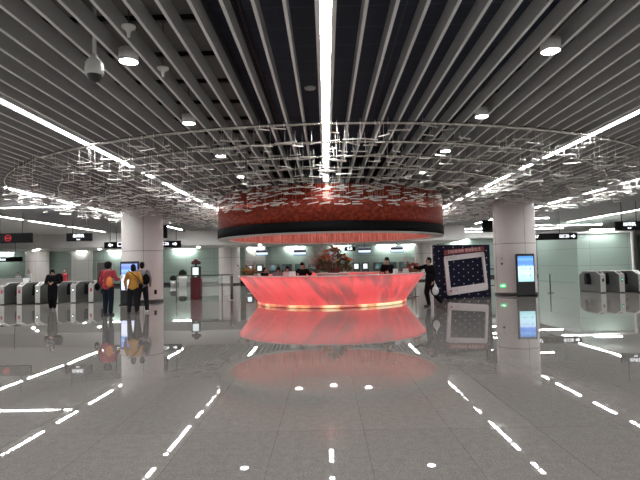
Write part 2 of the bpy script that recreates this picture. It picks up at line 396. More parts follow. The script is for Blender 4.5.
# ------------------------------------------------------------------ baffles and light strips
def bx_(k): return .05 + (0 if k == 0 else math.copysign(.10, k)) + .31 * k   # the first gap beside the centre light is wider
LIGHTS = {k: bx_(k) for k in (-50, -32, -16, 0, 18, 33, 54)}
LIGHTS[-16] = -4.93; LIGHTS[18] = 5.62
zones = [(-99, -50, 'beyond the farthest left light row'), (-50, -32, 'between the two farthest left light rows'), (-32, -16, 'between the second and first light rows left of centre'),
         (-16, 0, 'just left of the bright centre light'), (0, 18, 'just right of the bright centre light'), (18, 33, 'between the first and second light rows right of centre'),
         (33, 54, 'between the two farthest right light rows'), (54, 99, 'beyond the farthest right light row')]
cache = {}
def baffle(x, y0, y1, z):
    key = (round(y0, 2), round(y1, 2))
    if key not in cache:
        bm = B(); box(bm, -.0165, .0165, y0, y1, .008, .22); box(bm, -.0185, .0185, y0, y1, 0, .008, 1)  # paler bottom strip imitates light bounced up from the floor
        me = bpy.data.meshes.new('ceiling_baffle'); bmesh.ops.recalc_face_normals(bm, faces=bm.faces[:]); bm.to_mesh(me); bm.free(); me.materials.append(M['baffle']); me.materials.append(M['flange_bounce']); cache[key] = me
    o = bpy.data.objects.new('ceiling_baffle', cache[key]); COL.objects.link(o); o.location = (x, 0, CZ)
    tag(o, 'long pale grey metal ceiling baffle ' + z, 'ceiling baffle', 'linear ceiling baffles ' + z)
for k in range(-49, 54):
    if k in LIGHTS: continue
    x = bx_(k); zn = next(z for a, b, z in zones if a < k < b)
    y1 = 36.48 if x < 10.25 else 44.98
    segs = [(-6, y1)]
    for (cx, cy) in COLS:
        if abs(x - cx) < RC + .03:
            h = math.sqrt(max(0, (RC + .03) ** 2 - (x - cx) ** 2)); ns = []
            for (a, b) in segs:
                if a < cy - h and cy + h < b: ns += [(a, cy - h), (cy + h, b)]
                elif a < cy - h < b: ns.append((a, cy - h))
                else: ns.append((a, b))
            segs = ns
    for a, b in segs: baffle(x, a, b, zn)

def light_strip(x, y0, y1, m, label, group, cat='strip light', w=.11, wd=.06, rail=True):
    t = thing('strip_light', label, cat, (x, y0, CZ), 0, group)
    L_ = y1 - y0
    bm = B(); box(bm, -w, -wd, 0, L_, 0, .2); box(bm, wd, w, 0, L_, 0, .2); box(bm, -wd, wd, 0, L_, .03, .2); obj('housing', bm, M['flange_bounce'], t)
    bm = B(); box(bm, -wd, wd, 0, L_, .006, .028); obj('diffuser', bm, m, t)
    bm = B()
    for yy in (.12 * L_, .88 * L_): cyl(bm, (0, yy, .2), (0, yy, 1.0), .012, n=6)
    obj('hanger', bm, M['darksteel'], t)
rowname = {-50: 'third row left of centre', -32: 'second row left of centre', -16: 'first row left of centre', 0: 'centre row', 18: 'first row right of centre', 33: 'second row right of centre', 54: 'third row right of centre'}
for k, x in LIGHTS.items():
    rn = rowname[k]; g = 'white ceiling strip lights, ' + rn
    if k in (-16, 18):
        segs = [(-6, 12.7), (13.5, 14.25), (15.2, 17.9), (18.9, 19.7), (20.5, 22.3), (22.5, 24.2), (25, 27.4), (28.2, 30), (31, 34.8)]
    elif k == 0:
        segs = [(-6, 12.75), (12.95, 13.5), (14.5, 15.45), (22.0, 23.8), (25.2, 27), (29, 33)]
    elif k in (-32, 33):
        segs = [(-6, 9), (10, 14.6), (15.4, 17.6), (18.5, 20), (21, 23.2), (24, 26.5), (27.5, 30), (31, 34.6)]
    else:
        segs = [(-6, 10), (11, 18), (19, 25.5), (26, 29.5), (30, 35)] if k < 0 else [(-6, 10), (11, 18), (19, 25.5), (26, 35)]
    ords = ['nearest', 'second from the front', 'third from the front', 'fourth from the front', 'fifth from the front', 'sixth from the front', 'seventh from the front', 'eighth from the front', 'farthest']
    for i, (a, b) in enumerate(segs):
        w = 'farthest' if i == len(segs) - 1 else ords[i]
        light_strip(x, a, b, M['lampc'] if k == 0 else (M['lamprear'] if abs(k) > 20 or a > 24.5 else M['lamp']), 'white ceiling strip light, %s of the %s' % (w, rn), g)
    # blank housing pieces between the lit lengths
    bm = B()
    for (a, b), (c, d) in zip(segs, segs[1:]): box(bm, -.11, .11, b + .002, c - .002, 0, .2)
    o = obj('light_channel', bm, M['baffle'], loc=(x, 0, CZ)); o['kind'] = 'structure'

def cross_light(x0, x1, y, label, g):
    t = thing('strip_light', label, 'strip light', (x0, y, CZ - .06), 0, g)
    bm = B(); box(bm, 0, x1 - x0, -.05, .05, .012, .06); obj('housing', bm, M['baffle'], t)
    bm = B(); box(bm, .01, x1 - x0 - .01, -.042, .042, 0, .012); obj('diffuser', bm, M['lamprear'], t)
    bm = B()
    for xx in (.15 * (x1 - x0) , .85 * (x1 - x0)): cyl(bm, (xx, 0, .06), (xx, 0, 1.06), .012, n=6)
    obj('hanger', bm, M['darksteel'], t)
cross_light(-13.4, -10.2, 20.0, 'crosswise white strip light on the left, left of the big ring edge', 'crosswise ceiling strip lights')
for i, (a, b, y, w) in enumerate([(10.6, 13.6, 30.5, 'nearest of those above the long arrow sign'), (12.0, 16.5, 36.6, 'long one in front of the glazed room'), (17.2, 20.5, 37.2, 'farthest right, above the glazed room'),
                                  (10.8, 14.0, 39.0, 'far back right of the dark drum'), (15.0, 19.2, 40.5, 'far back above the glazed room'), (11.2, 17, 43.0, 'farthest back along the right bulkhead')]):
    cross_light(a, b, y, 'crosswise white strip light, ' + w, 'crosswise ceiling strip lights')

# ducts and cross rails in the dark void
for (x0, x1, z, lb) in ((-3.9, -1.55, 4.72, 'grey rectangular air duct above baffles left of centre light'), (3.4, 5.2, 4.8, 'grey rectangular air duct above baffles right of centre light')):
    t = thing('air_duct', lb, 'air duct', (0, 0, 0))
    bm = B(); box(bm, x0, x1, 3, 36, z, 5.1); obj('duct_body', bm, M['duct'], t)
    bm = B()
    y = 4.0
    while y < 34: box(bm, x0 - .1, x1 + .1, y, y + .07, z - .07, z); y += 1.1
    o = obj('bracket', bm, M['black'], t); o['kind'] = 'stuff'
bm = B()
for i in range(3): cyl(bm, (-1.32 + .1 * i, 3, 5.07), (-1.32 + .1 * i, 36, 5.07), .03, n=8)
tag(obj('cable_tray', bm, M['black']), 'dark cable conduits above baffles beside the left air duct', 'conduit')

# ------------------------------------------------------------------ rings
def ring_arcs(r):
    n = 240; bad = []
    for i in range(n):
        a = 2 * PI * i / n; x, y = CX + r * math.cos(a), CY + r * math.sin(a)
        bad.append(any((x - cx) ** 2 + (y - cy) ** 2 < (RC + .06) ** 2 for cx, cy in COLS))
    if not any(bad): return [(0, 2 * PI)]
    arcs = []; i0 = bad.index(True); i = 0; cur = None
    for k in range(n + 1):
        j = (i0 + k) % n
        if not bad[j] and cur is None: cur = k
        if (bad[j] or k == n) and cur is not None:
            arcs.append((2 * PI * (i0 + cur) / n, 2 * PI * (i0 + k - 1) / n)); cur = None
    return arcs
RR = [11.12, 9.72, 8.34, 6.94, 5.48]
for r, w in zip(RR, ['largest outermost', 'second largest', 'third largest', 'fourth largest', 'smallest innermost']):
    bm = B()
    for a0, a1 in ring_arcs(r):
        n = max(8, int(180 * (a1 - a0) / (2 * PI)))
        lathe(bm, [(r - .02, CZ - .06), (r + .02, CZ - .06), (r + .02, CZ - .002), (r - .02, CZ - .002)], n, (CX, CY), 0, True, a0, a1)
    tag(obj('ceiling_ring', bm, M['ring']), '%s thin metal ring hung under the baffles around the red drum' % w, 'ceiling ring', 'concentric ceiling rings')

# hanging bars
def bar_spots():
    out = []
    for i in range(2300):
        u = R.random(); r = math.sqrt(4.62 ** 2 + u * (11.3 ** 2 - 4.62 ** 2)); a = R.random() * 2 * PI
        x, y = CX + r * math.cos(a), CY + r * math.sin(a)
        if any((x - cx) ** 2 + (y - cy) ** 2 < (RC + .35) ** 2 for cx, cy in COLS): continue
        if any(abs(r - q) < .07 for q in RR): continue
        low = 3.45 if r < 5.4 else 3.72
        z = R.uniform(low, 4.0)
        L_ = R.uniform(.16, .42); yaw = R.gauss(0, .4) + (PI if R.random() < .5 else 0)
        if r < 5.2: yaw = a + PI / 2 + R.gauss(0, .2)
        out.append((y, x, z, L_, yaw, r))
    for i in range(650):     # a denser curtain right around the drum
        r = R.uniform(4.65, 5.3); a = R.random() * 2 * PI; z = R.uniform(3.3, 3.98)
        x, y = CX + r * math.cos(a), CY + r * math.sin(a)
        out.append((y, x, z, R.uniform(.12, .34), a + PI / 2 + R.gauss(0, .35), r))
    out.sort(); kept = []
    for q in out:
        if len(kept) < 320 and any((q[0] - p[0]) ** 2 + (q[1] - p[1]) ** 2 < .045 for p in kept): continue
        kept.append(q)
    return kept
spots = bar_spots()
def bands(r):
    if r > 9.58: return 'between the two outermost ceiling rings'
    if r > 8.22: return 'between the second and third ceiling rings'
    if r > 6.84: return 'between the third and fourth ceiling rings'
    if r > 5.42: return 'between the two innermost ceiling rings'
    return 'close around the top of the red drum'
def bar_geo(bm, L_, which):
    if which == 'bar': box(bm, -L_ / 2, L_ / 2, -.011, .011, -.008, .008)
    else: cyl(bm, (which * L_ * .36, 0, .005), (which * L_ * .36, 0, .01), .004, n=4)
barmesh = {}
def shared(key, fn, m):
    if key not in barmesh:
        bm = B(); fn(bm); bmesh.ops.recalc_face_normals(bm, faces=bm.faces[:]); me = bpy.data.meshes.new(key[0]); bm.to_mesh(me); bm.free(); me.materials.append(m); barmesh[key] = me
    return barmesh[key]
for (y, x, z, L_, yaw, r) in spots[:300]:
    w = bands(r); side = 'left' if x < CX else 'right'
    t = thing('hanging_bar', 'thin silver bar hung on two wires %s, %s half' % (w, side), 'hanging bar', (x, y, z), yaw, 'silver hanging bars %s, %s half' % (w, side))
    o = bpy.data.objects.new('bar', shared(('bar', 1), lambda b: box(b, -.5, .5, -.012, .012, -.009, .009), M['silver'])); COL.objects.link(o); o.parent = t; o.scale = (L_, 1, 1)
    for s in (-1, 1):
        o = bpy.data.objects.new('wire', shared(('wire', 1), lambda b: cyl(b, (0, 0, 0), (0, 0, 1), .004, n=5), M['silver'])); COL.objects.link(o); o.parent = t
        o.location = (s * L_ * .38, 0, 0); o.scale = (1, 1, CZ - z - .001)
bm = B()
for (y, x, z, L_, yaw, r) in spots[300:]:
    mt = Matrix.Translation((x, y, z)) @ Matrix.Rotation(yaw, 4, 'Z')
    box(bm, -L_ / 2, L_ / 2, -.018, .018, -.012, .012, 0, mt @ Matrix.Rotation(R.gauss(0, .10), 4, 'Y'))
    for s in ((-1, 1) if r > 5.42 else (0,)):
        p = mt @ Vector((s * L_ * .38, 0, 0)); cyl(bm, p, p + Vector((0, 0, CZ - z - .001)), .0032 if r > 5.42 else .002, n=3, cap=False)
tag(obj('hanging_bars', bm, M['silver']), 'dense mass of far silver bars hung around and behind the red drum', 'hanging bars', kind='stuff')

# ------------------------------------------------------------------ drum
t = thing('ceiling_drum', 'huge red copper cylinder canopy with black band hung above the glowing counter', 'drum canopy', (CX, CY, 0))
bm = B(); lathe(bm, [(4.43, 2.87), (4.43, 4.06), (4.36, 4.06), (4.36, 2.87)], 128, closed=True); obj('red_shell', bm, M['drum'], t)
bm = B(); lathe(bm, [(4.45, 2.54), (4.45, 2.875), (4.37, 2.875), (4.37, 2.54)], 128, closed=True); obj('black_band', bm, M['blackmatte'], t)
bm = B(); lathe(bm, [(4.44, 2.50), (4.44, 2.54), (3.98, 2.54), (3.98, 2.50)], 128, closed=True); obj('bottom_flange', bm, M['flange'], t)
bm = B(); lathe(bm, [(4.0, 2.54), (4.0, 3.9), (4.03, 3.9), (4.03, 2.54)], 128, closed=True); obj('inner_curtain', bm, M['inner'], t)
bm = B(); lathe(bm, [(.001, 3.92), (4.34, 3.92), (4.34, 3.96), (.001, 3.96)], 96, closed=True); obj('inner_lid', bm, M['white'], t)
for i in range(10):
    a = 2 * PI * i / 10 + .3; bm = B(); lathe(bm, [(.001, 3.885), (.13, 3.885), (.14, 3.92), (.001, 3.92)], 20, (2.6 * math.cos(a), 2.6 * math.sin(a))); obj('lamp', bm, M['drumspot'], t)

# ------------------------------------------------------------------ counter
t = thing('reception_counter', 'round glowing coral reception counter with flared sides under the drum', 'counter', (CX, CY, 0))
bm = B(); lathe(bm, [(2.93, .11), (3.66, 1.10), (3.60, 1.10), (2.87, .11)], 128, closed=True)
obj('backlit_side', bm, M['coral'], t)
bm = B(); lathe(bm, [(3.69, 1.10), (3.69, 1.135), (3.0, 1.135), (3.0, 1.10)], 128, closed=True); obj('counter_top', bm, M['counter_top'], t)
bm = B(); lathe(bm, [(3.05, 0), (3.05, 1.1), (3.0, 1.1), (3.0, 0)][::-1], 8); bm.free()
bm = B(); lathe(bm, [(2.86, .0), (2.86, .11), (2.80, .11), (2.80, 0)], 96, closed=True); obj('plinth', bm, M['black'], t)
bm = B(); lathe(bm, [(2.93, .012), (2.95, .10), (2.87, .10), (2.87, .012)], 128, closed=True); obj('foot_light', bm, M['amber'], t)

# ------------------------------------------------------------------ flowers
def leafquad(bm, p, d, L_, w, mi):
    d = d.normalized(); s = d.cross(Vector((R.uniform(-1, 1), R.uniform(-1, 1), R.uniform(-1, 1)))).normalized(); n = d.cross(s)
    a = bm.verts.new(p); b = bm.verts.new(p + d * L_ * .5 + s * w + n * w * .4); c = bm.verts.new(p + d * L_); e = bm.verts.new(p + d * L_ * .5 - s * w + n * w * .4)
    f1 = bm.faces.new((a, b, c)); f2 = bm.faces.new((a, c, e)); f1.material_index = f2.material_index = mi
def bloom(bm, p, r, mi=0):
    for ring_, (n, tilt) in enumerate(((6, .35), (5, .9))):
        for i in range(n):
            a = 2 * PI * i / n + ring_; d = Vector((math.cos(a) * math.cos(tilt), math.sin(a) * math.cos(tilt) , math.sin(tilt)))
            leafquad(bm, Vector(p), d, r, r * .38, mi)
    ell(bm, Vector(p) + Vector((0, 0, r * .25)), (r * .3,) * 3, mi, sub=1)
def bouquet(name, label, loc, r, h, nb, pals, leafn, leafm, base=None, sprays=0, spray_dir=None):
    t = thing(name, label, 'flower arrangement', loc)
    if base: base(t)
    bm = B()
    for i in range(leafn):
        a = R.random() * 2 * PI; rr = r * math.sqrt(R.random()) * .95; zz = R.uniform(.02, h * (1 - .75 * (rr / r) ** 2))
        p = Vector((rr * .75 * math.cos(a), rr * .5 * math.sin(a), zz * .85))
        leafquad(bm, p, Vector((math.cos(a), math.sin(a), R.uniform(-.2, 1.3))), R.uniform(.1, .22), R.uniform(.015, .035), R.randrange(len(leafm)))
    o = obj('foliage', bm, leafm, t, recalc=False); o['kind'] = 'stuff'
    for i in range(nb):
        a = R.random() * 2 * PI; q = R.random() ** .6; rr = r * q * .8; zz = h * (.25 + .7 * (1 - q * .8) * R.uniform(.7, 1.05))
        bm = B(); bloom(bm, (0, 0, 0), R.uniform(.06, .1)); m = pals[i % len(pals)]
        obj('blossom', bm, m, t, loc=(rr * math.cos(a), rr * .8 * math.sin(a) - .1, zz), recalc=False)
    if sprays:
        bm = B()
        for i in range(sprays):
            a = R.gauss(spray_dir or PI * .65, .45); d = Vector((math.cos(a), R.uniform(-.3, .3), math.sin(a))).normalized(); p = Vector((R.uniform(-.35, .2), R.uniform(-.1, .1), .1)); L_ = R.uniform(.5, h * 1.05)
            q = p + d * L_; cyl(bm, p, q, .006, .003, n=4)
            for k in range(14): leafquad(bm, p + d * L_ * R.uniform(.35, 1), d + Vector((R.uniform(-.8, .8), R.uniform(-.8, .8), R.uniform(-.8, .8))), R.uniform(.05, .13), .012, 0)
        obj('dry_spray', bm, M['spray'], t, recalc=False)['kind'] = 'stuff'
    return t
# display plinth in the middle of the counter
bm = B(); lathe(bm, [(.001, 0), (.62, 0), (.62, 1.12), (.66, 1.12), (.66, 1.16), (.001, 1.16)], 48); o = obj('display_plinth', bm, M['white'], loc=(CX + .05, CY, 0))
tag(o, 'round white plinth inside the counter carrying the big flower arrangement', 'plinth')
def vase(t):
    bm = B(); lathe(bm, [(.001, 0), (.2, 0), (.32, .14), (.3, .2), (.001, .2)], 32); obj('vase', bm, M['darkleaf'], t)
bouquet('flower_arrangement', 'large fan of orange and red flowers with dry sprays at counter centre', (CX + .1, CY, 1.16), .92, 1.2, 70, [M['orange'], M['redpetal'], M['orange'], M['yellow'], M['darkleaf'], M['leaf']], 900, [M['leaf'], M['darkleaf'], M['leaf']], vase, 60)
def basket(t):
    bm = B(); lathe(bm, [(.001, 0), (.17, 0), (.24, .16), (.22, .16), (.001, .1)], 24); obj('basket', bm, M['basket'], t)
bouquet('flower_basket', 'small basket of yellow flowers on the left end of the glowing counter', (CX - 3.3, CY + .1, 1.135), .34, .36, 14, [M['yellow'], M['yellow'], M['orange']], 160, [M['leaf'], M['basket']], basket, 8, PI / 2)
bouquet('flower_basket', 'small basket of red flowers on the right end beside the reaching man', (CX + 3.3, CY - .1, 1.135), .38, .42, 16, [M['redpetal'], M['redpetal'], M['darkleaf']], 200, [M['leaf'], M['darkleaf']], basket, 8, PI / 2)

# small cards standing on the counter, low monitors
def card(x, y, w, h, label):
    t = thing('desk_card', label, 'desk sign', (x, y, 1.135), 0, 'white cards on the counter')
    bm = B(); box(bm, -w / 2, w / 2, -.01, .01, .03, h); obj('card', bm, M['paper'], t)
    bm = B(); box(bm, -w / 2 - .01, w / 2 + .01, -.05, .05, 0, .03); obj('foot', bm, M['white'], t)
card(2.40, 17.35, .17, .17, 'white desk card on the counter right beside the staff member in black')
card(2.78, 17.55, .2, .17, 'white desk card on the counter farthest right, before the red basket')
card(-1.15, 17.05, .22, .15, 'white desk card on the counter left, below the two bent heads')

# ------------------------------------------------------------------ downlights
def downlight(x, y, label):
    t = thing('downlight', label, 'downlight', (x, y, 4.0), 0, 'round downlights under the baffles')
    bm = B(); lathe(bm, [(.105, .0), (.115, .0), (.115, .15), (.001, .15)], 32); obj('housing', bm, M['white'], t)
    bm = B(); cyl(bm, (0, 0, .15), (0, 0, .715 if x < 0 else 1.1), .008, n=6); obj('stem', bm, M['darksteel'], t)
    bm = B(); lathe(bm, [(.001, .006), (.105, .006), (.105, .014), (.001, .014)], 32, closed=False); obj('lens', bm, M['spot'], t)
ordn = ['nearest', 'second nearest', 'third nearest', 'fourth nearest']
for side, x in (('left', -2.34), ('right', 2.75)):
    for i, y in enumerate((5.92, 8.58, 11.22, 13.9)):
        downlight(x, y, 'round white downlight %s of the centre light, %s of its row' % (side, ordn[i]))

# dome camera
t = thing('security_camera', 'round white dome security camera hanging under the upper left baffles', 'security camera', (-2.61, 5.6, 3.70))
bm = B(); cyl(bm, (0, 0, .24), (0, 0, 1.02), .022); cyl(bm, (0, 0, .2), (0, 0, .26), .05, .035, n=20); obj('stem', bm, M['white'], t)
bm = B(); lathe(bm, [(.001, .22), (.06, .21), (.095, .16), (.105, .07), (.1, .03), (.085, .02), (.001, .02)], 32); obj('housing', bm, M['white'], t)
bm = B(); lathe(bm, [(.084, .03), (.078, -.01), (.055, -.045), (.02, -.06), (.001, -.062)], 32); obj('dome', bm, M['black'], t)
def sensor(x, y, label):
    t = thing('ceiling_antenna', label, 'antenna', (x, y, 3.93), 0, 'white mushroom antennas')
    bm = B(); lathe(bm, [(.001, 0), (.016, .004), (.02, .05), (.035, .08), (.07, .1), (.075, .12), (.001, .125)], 24); obj('cone', bm, M['white'], t)
    bm = B(); cyl(bm, (0, 0, .12), (0, 0, .78), .006, n=8); obj('stem', bm, M['darksteel'], t)
sensor(-2.03, 5.13, 'white funnel shaped antenna under baffles above the dome camera')
sensor(-2.03, 6.25, 'white funnel shaped antenna under baffles right of the nearest left downlight')
bm = B(); lathe(bm, [(.001, 0), (.11, 0), (.12, .03), (.001, .04)], 24); o = obj('ceiling_speaker', bm, M['white'], loc=(-.25, 9.97, 5.06)); tag(o, 'round grey speaker disc on the dark ceiling left of centre light', 'speaker')

# ------------------------------------------------------------------ wall washers
def washer(x, y, z, L_, label, strength=M['wash']):
    t = thing('wall_washer', label, 'wall light', (x, y, z), 0, 'wall washing lights')
    bm = B(); box(bm, -L_ / 2, L_ / 2, -.06, .06, .02, .07); obj('housing', bm, M['white'], t)
    bm = B(); box(bm, -L_ / 2 + .02, L_ / 2 - .02, -.05, .075, 0, .02); box(bm, -L_ / 2 + .02, L_ / 2 - .02, .062, .075, .02, .06); obj('lens', bm, strength, t)
for x, L_, w in ((-17.7, 2.0, 'above the grey steel door on the left'), (-12.2, 1.8, 'right of the left column above the planters'), (-6.0, 1.3, 'above the pale panel left of the drum'), (-2.6, 1.6, 'behind the left pair of monitors'),
              (1.2, 1.6, 'behind the flower arrangement'), (5.2, 1.6, 'behind the rightmost monitor'), (-21.0, .8, 'far left above the pale wall panel'), (-28.0, 1.6, 'farthest left'), (7.0, .8, 'just left of the rear column right of the drum')):  # the farthest left washer is an added lamp, lifting the dim rear wall
    washer(x, 42.72, 3.03, L_, 'bright light under low ceiling, ' + w)
washer(17.6, 31.75, 3.35, 1.7, 'bright wall light over the glazed room behind the right gates')
washer(12.6, 46.7, 3.5, 1.6, 'bright wall light under the far right ceiling, behind the blue board')
washer(20.4, 46.7, 3.5, .8, 'bright wall light above the far right steel door')
# little round lights of the low ceiling
for i, (x, w) in enumerate(((-23.5, 'farthest left'), (-22.0, 'second from left'), (-18.2, 'left of the left column'), (-13.5, 'third from the drum'), (-10.2, 'second from the drum'), (-5.0, 'just left of the drum'), (-27.0, 'added past the left edge to brighten the rear'))):  # the leftmost one is an extra lamp added to light the rear area
    bm = B(); lathe(bm, [(.001, 0), (.09, 0), (.1, .02), (.001, .02)], 16)
    tag(obj('small_downlight', bm, M['smallspot'], loc=(x, 38.0 if i % 2 else 40, 3.075)), 'small round light in the low rear ceiling, ' + w, 'downlight', 'small lights of the low rear ceiling')

# ------------------------------------------------------------------ turnstiles
def make_gate(led, label, side):
    t = thing('ticket_gate', label, 'ticket gate', (0, 0, 0), 0, 'ticket gates ' + side)
    W = .105
    prof = [(.03, .05), (.03, .76), (.42, .93), (1.5, .93), (1.86, .76), (1.86, .05)]
    bm = B(); extr(bm, prof, -W, W, 'YZ'); obj('body', bm, M['gateside'], t)
    bm = B(); box(bm, -W + .01, W - .01, .05, 1.84, 0, .05); obj('plinth', bm, M['black'], t)
    bm = B(); box(bm, -W - .004, W + .004, 0, .03, .04, .79); obj('front_panel', bm, M['gatefront'], t, bevel=.006)
    bm = B(); extr(bm, [(0, .79), (.0, .81), (.41, .975), (.42, .935), (.03, .77)], -W - .006, W + .006, 'YZ'); extr(bm, [(.41, .935), (.41, .965), (1.51, .965), (1.51, .935)], -W - .006, W + .006, 'YZ'); obj('top_cover', bm, M['gatefront'], t)
    bm = B(); ell(bm, (0, -.004, .57), (.05, .012, .085), sub=2); obj('display', bm, M['black'], t)
    if led: bm = B(); ell(bm, (0, -.016, .58), (.032, .006, .042), sub=2); obj('indicator', bm, led, t)
    bm = B(); extr(bm, [(.12, .845), (.13, .875), (.31, .95), (.32, .92)], -.06, .06, 'YZ'); obj('card_reader', bm, M['black'], t)
    for s in (-1, 1):
        bm = B(); extr(bm, [(.82, .35), (.80, .55), (.84, .78), (.9, .86), (.96, .86), (1.02, .78), (1.05, .55), (1.03, .35)], s * W, s * (W + .19), 'YZ'); obj('flap', bm, M['led_dr'] if False else M['blackmatte'], t)
    return t
gl = [(-14.35, 22.0, M['led_r'], 'steel ticket gate with red light, cut by the left picture edge'),
      (-13.63, 22.1, M['led_r'], 'steel ticket gate with red light, second from the left edge'),
      (-12.87, 22.2, M['led_w'], 'steel ticket gate with green white light, left of the woman in black'),
      (-12.13, 22.3, M['led_dr'], 'steel ticket gate mostly hidden behind the woman in black'),
      (-11.38, 22.4, M['led_w'], 'steel ticket gate with white light, right of the woman in black'),
      (-10.62, 22.5, M['led_r'], 'steel ticket gate with red light, left of the red jacketed woman')]
for x, y, l, lb in gl:
    g = make_gate(l, lb, 'in the left row'); g.location = (x, y, 0)
gr = [(12.2, 22.25, None, 'steel ticket gate with dark display, leftmost of the right row'), (12.97, 22.15, M['led_g'], 'steel ticket gate with green light, middle of the right row'),
      (13.74, 22.05, M['led_g'], 'steel ticket gate with green light, at the right picture edge')]
for x, y, l, lb in gr:
    g = make_gate(l, lb, 'in the right row'); g.location = (x, y, 0)

# ------------------------------------------------------------------ hanging signs
def sign(label, x0, x1, y, z0, z1, rods, lines, name='hanging_sign'):
    cx = (x0 + x1) / 2; t = thing(name, label, 'sign', (cx, y, z0), 0)
    w = (x1 - x0) / 2; h = z1 - z0
    bm = B(); box(bm, -w, w, -.07, .07, 0, h); obj('sign_box', bm, M['blackmatte'], t, bevel=.008)
    for rx in rods:
        bm = B(); cyl(bm, (rx - cx, 0, h), (rx - cx, 0, CZ - z0 + .02), .018, n=8); obj('rod', bm, M['darksteel'], t)
    for (s, size, px, pz, sx) in lines: text('lettering', s, size, M['text'], t, (px - cx, -.078, pz - z0), sx=sx)
    return t
def arrow(t, x, z, s, d):
    bm = B(); pts = [(0, .0), (.45, .45), (.45, .16), (1, .16), (1, -.16), (.45, -.16), (.45, -.45)]
    extr(bm, [((p[0] - .5) * s * d * -1 if d > 0 else (p[0] - .5) * s, p[1] * s) for p in pts], -.084, -.074, 'XZ'); o = obj('arrow', bm, M['text'], t); o.location = (x, 0, z)
sign('black hanging sign with white writing above the left ticket gates', -11.72, -10.58, 22.5, 2.78, 3.14, (-11.47, -10.83), [('出闸机', .17, -11.16, 3.01, 1), ('Exit', .10, -11.16, 2.85, 1)])
sign('black hanging sign with white writing at the right picture edge', 13.28, 15.0, 23, 2.79, 3.2, (13.58, 14.25), [('出闸机', .19, 13.88, 3.06, 1), ('Exit', .11, 13.88, 2.89, 1)])
t = sign('long black hanging sign with arrows at both ends behind the left column', -12.0, -7.84, 27, 2.6, 2.95, (-11.7, -11.35, -10.95, -8.1), [('口', .3, -11.15, 2.79, 1), ('出口 Exit', .18, -10.55, 2.85, 1), ('卫生间 Toilet', .1, -10.5, 2.70, 1.1), ('出口B', .21, -8.75, 2.79, 1)])
arrow(t, -11.65 + 9.92, .18, .24, -1); arrow(t, -8.15 + 9.92, .18, .22, 1)
t = sign('long black hanging sign with right arrow beside the right column', 9.4, 13.51, 27, 2.58, 2.93, (11.3, 12.6), [('口B7', .24, 11.2, 2.76, 1), ('出口B', .21, 12.8, 2.76, 1)])
arrow(t, 13.28 - 11.455, .18, .22, 1)
# LED lane sign at far left
t = sign('black hanging lane sign with a red ring and bar, far left', -15.3, -13.31, 22.5, 2.76, 3.2, (-14.8, -13.75), [])
bm = B()
g = bmesh.new(); 
for i in range(24):
    a0, a1 = 2 * PI * i / 24, 2 * PI * (i + 1) / 24
    q = [(.14 * math.cos(a0), .14 * math.sin(a0)), (.14 * math.cos(a1), .14 * math.sin(a1)), (.122 * math.cos(a1), .122 * math.sin(a1)), (.122 * math.cos(a0), .122 * math.sin(a0))]
    extr(bm, q, -.084, -.074, 'XZ')
box(bm, -.08, .08, -.084, -.074, -.018, .018); g.free()
o = obj('no_entry_symbol', bm, M['led_r'], t); o.location = (.0, 0, .22)
o.location.x = -14.36 + 14.305
# low wall sign far left
t = sign('black sign with white writing under the low rear ceiling, far left', -25.5, -22.0, 36.0, 2.15, 2.5, (-24.5, -22.5), [('售票处 Tickets', .24, -23.9, 2.33, 1)])

# black speakers hanging beside the columns
for x, y, z0, z1, lb in ((-8.25, 25.2, 3.0, 3.65, 'black hanging display box at the right side of the left column'), (8.42, 25.6, 3.0, 3.6, 'black hanging display box at the left side of the right column')):
    dx = .25
    t = thing('hanging_display', lb, 'display', (x, y, z0))
    bm = B(); box(bm, -.38, .22 if x < 0 else .22, -.09, .09, 0, z1 - z0); obj('display_case', bm, M['blackmatte'], t)
    bm = B(); cyl(bm, (0, 0, z1 - z0), (0, 0, CZ - z0), .02, n=8); obj('pole', bm, M['darksteel'], t)

# monitors over the ticket machines
for i, (x0, x1, zt, w) in enumerate(((-5.3, -4.4, 2.72, 'leftmost, left of the low beam'), (-2.45, -1.5, 2.68, 'second from left'), (.1, .87, 2.70, 'behind the flower arrangement'), (2.46, 3.43, 2.74, 'second from right'), (4.92, 5.86, 2.74, 'rightmost, on a pole'))):
    cx = (x0 + x1) / 2; t = thing('hanging_monitor', 'wide blue and white monitor hung over the ticket machines, ' + w, 'monitor', (cx, 38, zt - .45), 0, 'monitors over the ticket machines')
    hw = (x1 - x0) / 2
    bm = B(); box(bm, -hw, hw, -.03, .05, 0, .45); obj('case', bm, M['black'], t)
    bm = B(); box(bm, -hw + .02, hw - .02, -.04, -.03, .02, .43); obj('screen', bm, M['mon'], t)
    bm = B(); cyl(bm, (0, .02, .45), (0, .02, 3.1 - zt + .45), .025, n=8); obj('pole', bm, M['darksteel'], t)
t = thing('hanging_sign', 'small black hanging sign with white writing right of the big flowers', 'sign', (1.8, 37.4, 2.47))
bm = B(); box(bm, -.42, .42, -.05, .05, 0, .3); obj('sign_box', bm, M['blackmatte'], t)
bm = B(); cyl(bm, (0, 0, .3), (0, 0, .64), .02, n=8); obj('rod', bm, M['darksteel'], t)
text('lettering', '售票', .2, M['text'], t, (0, -.058, .15))

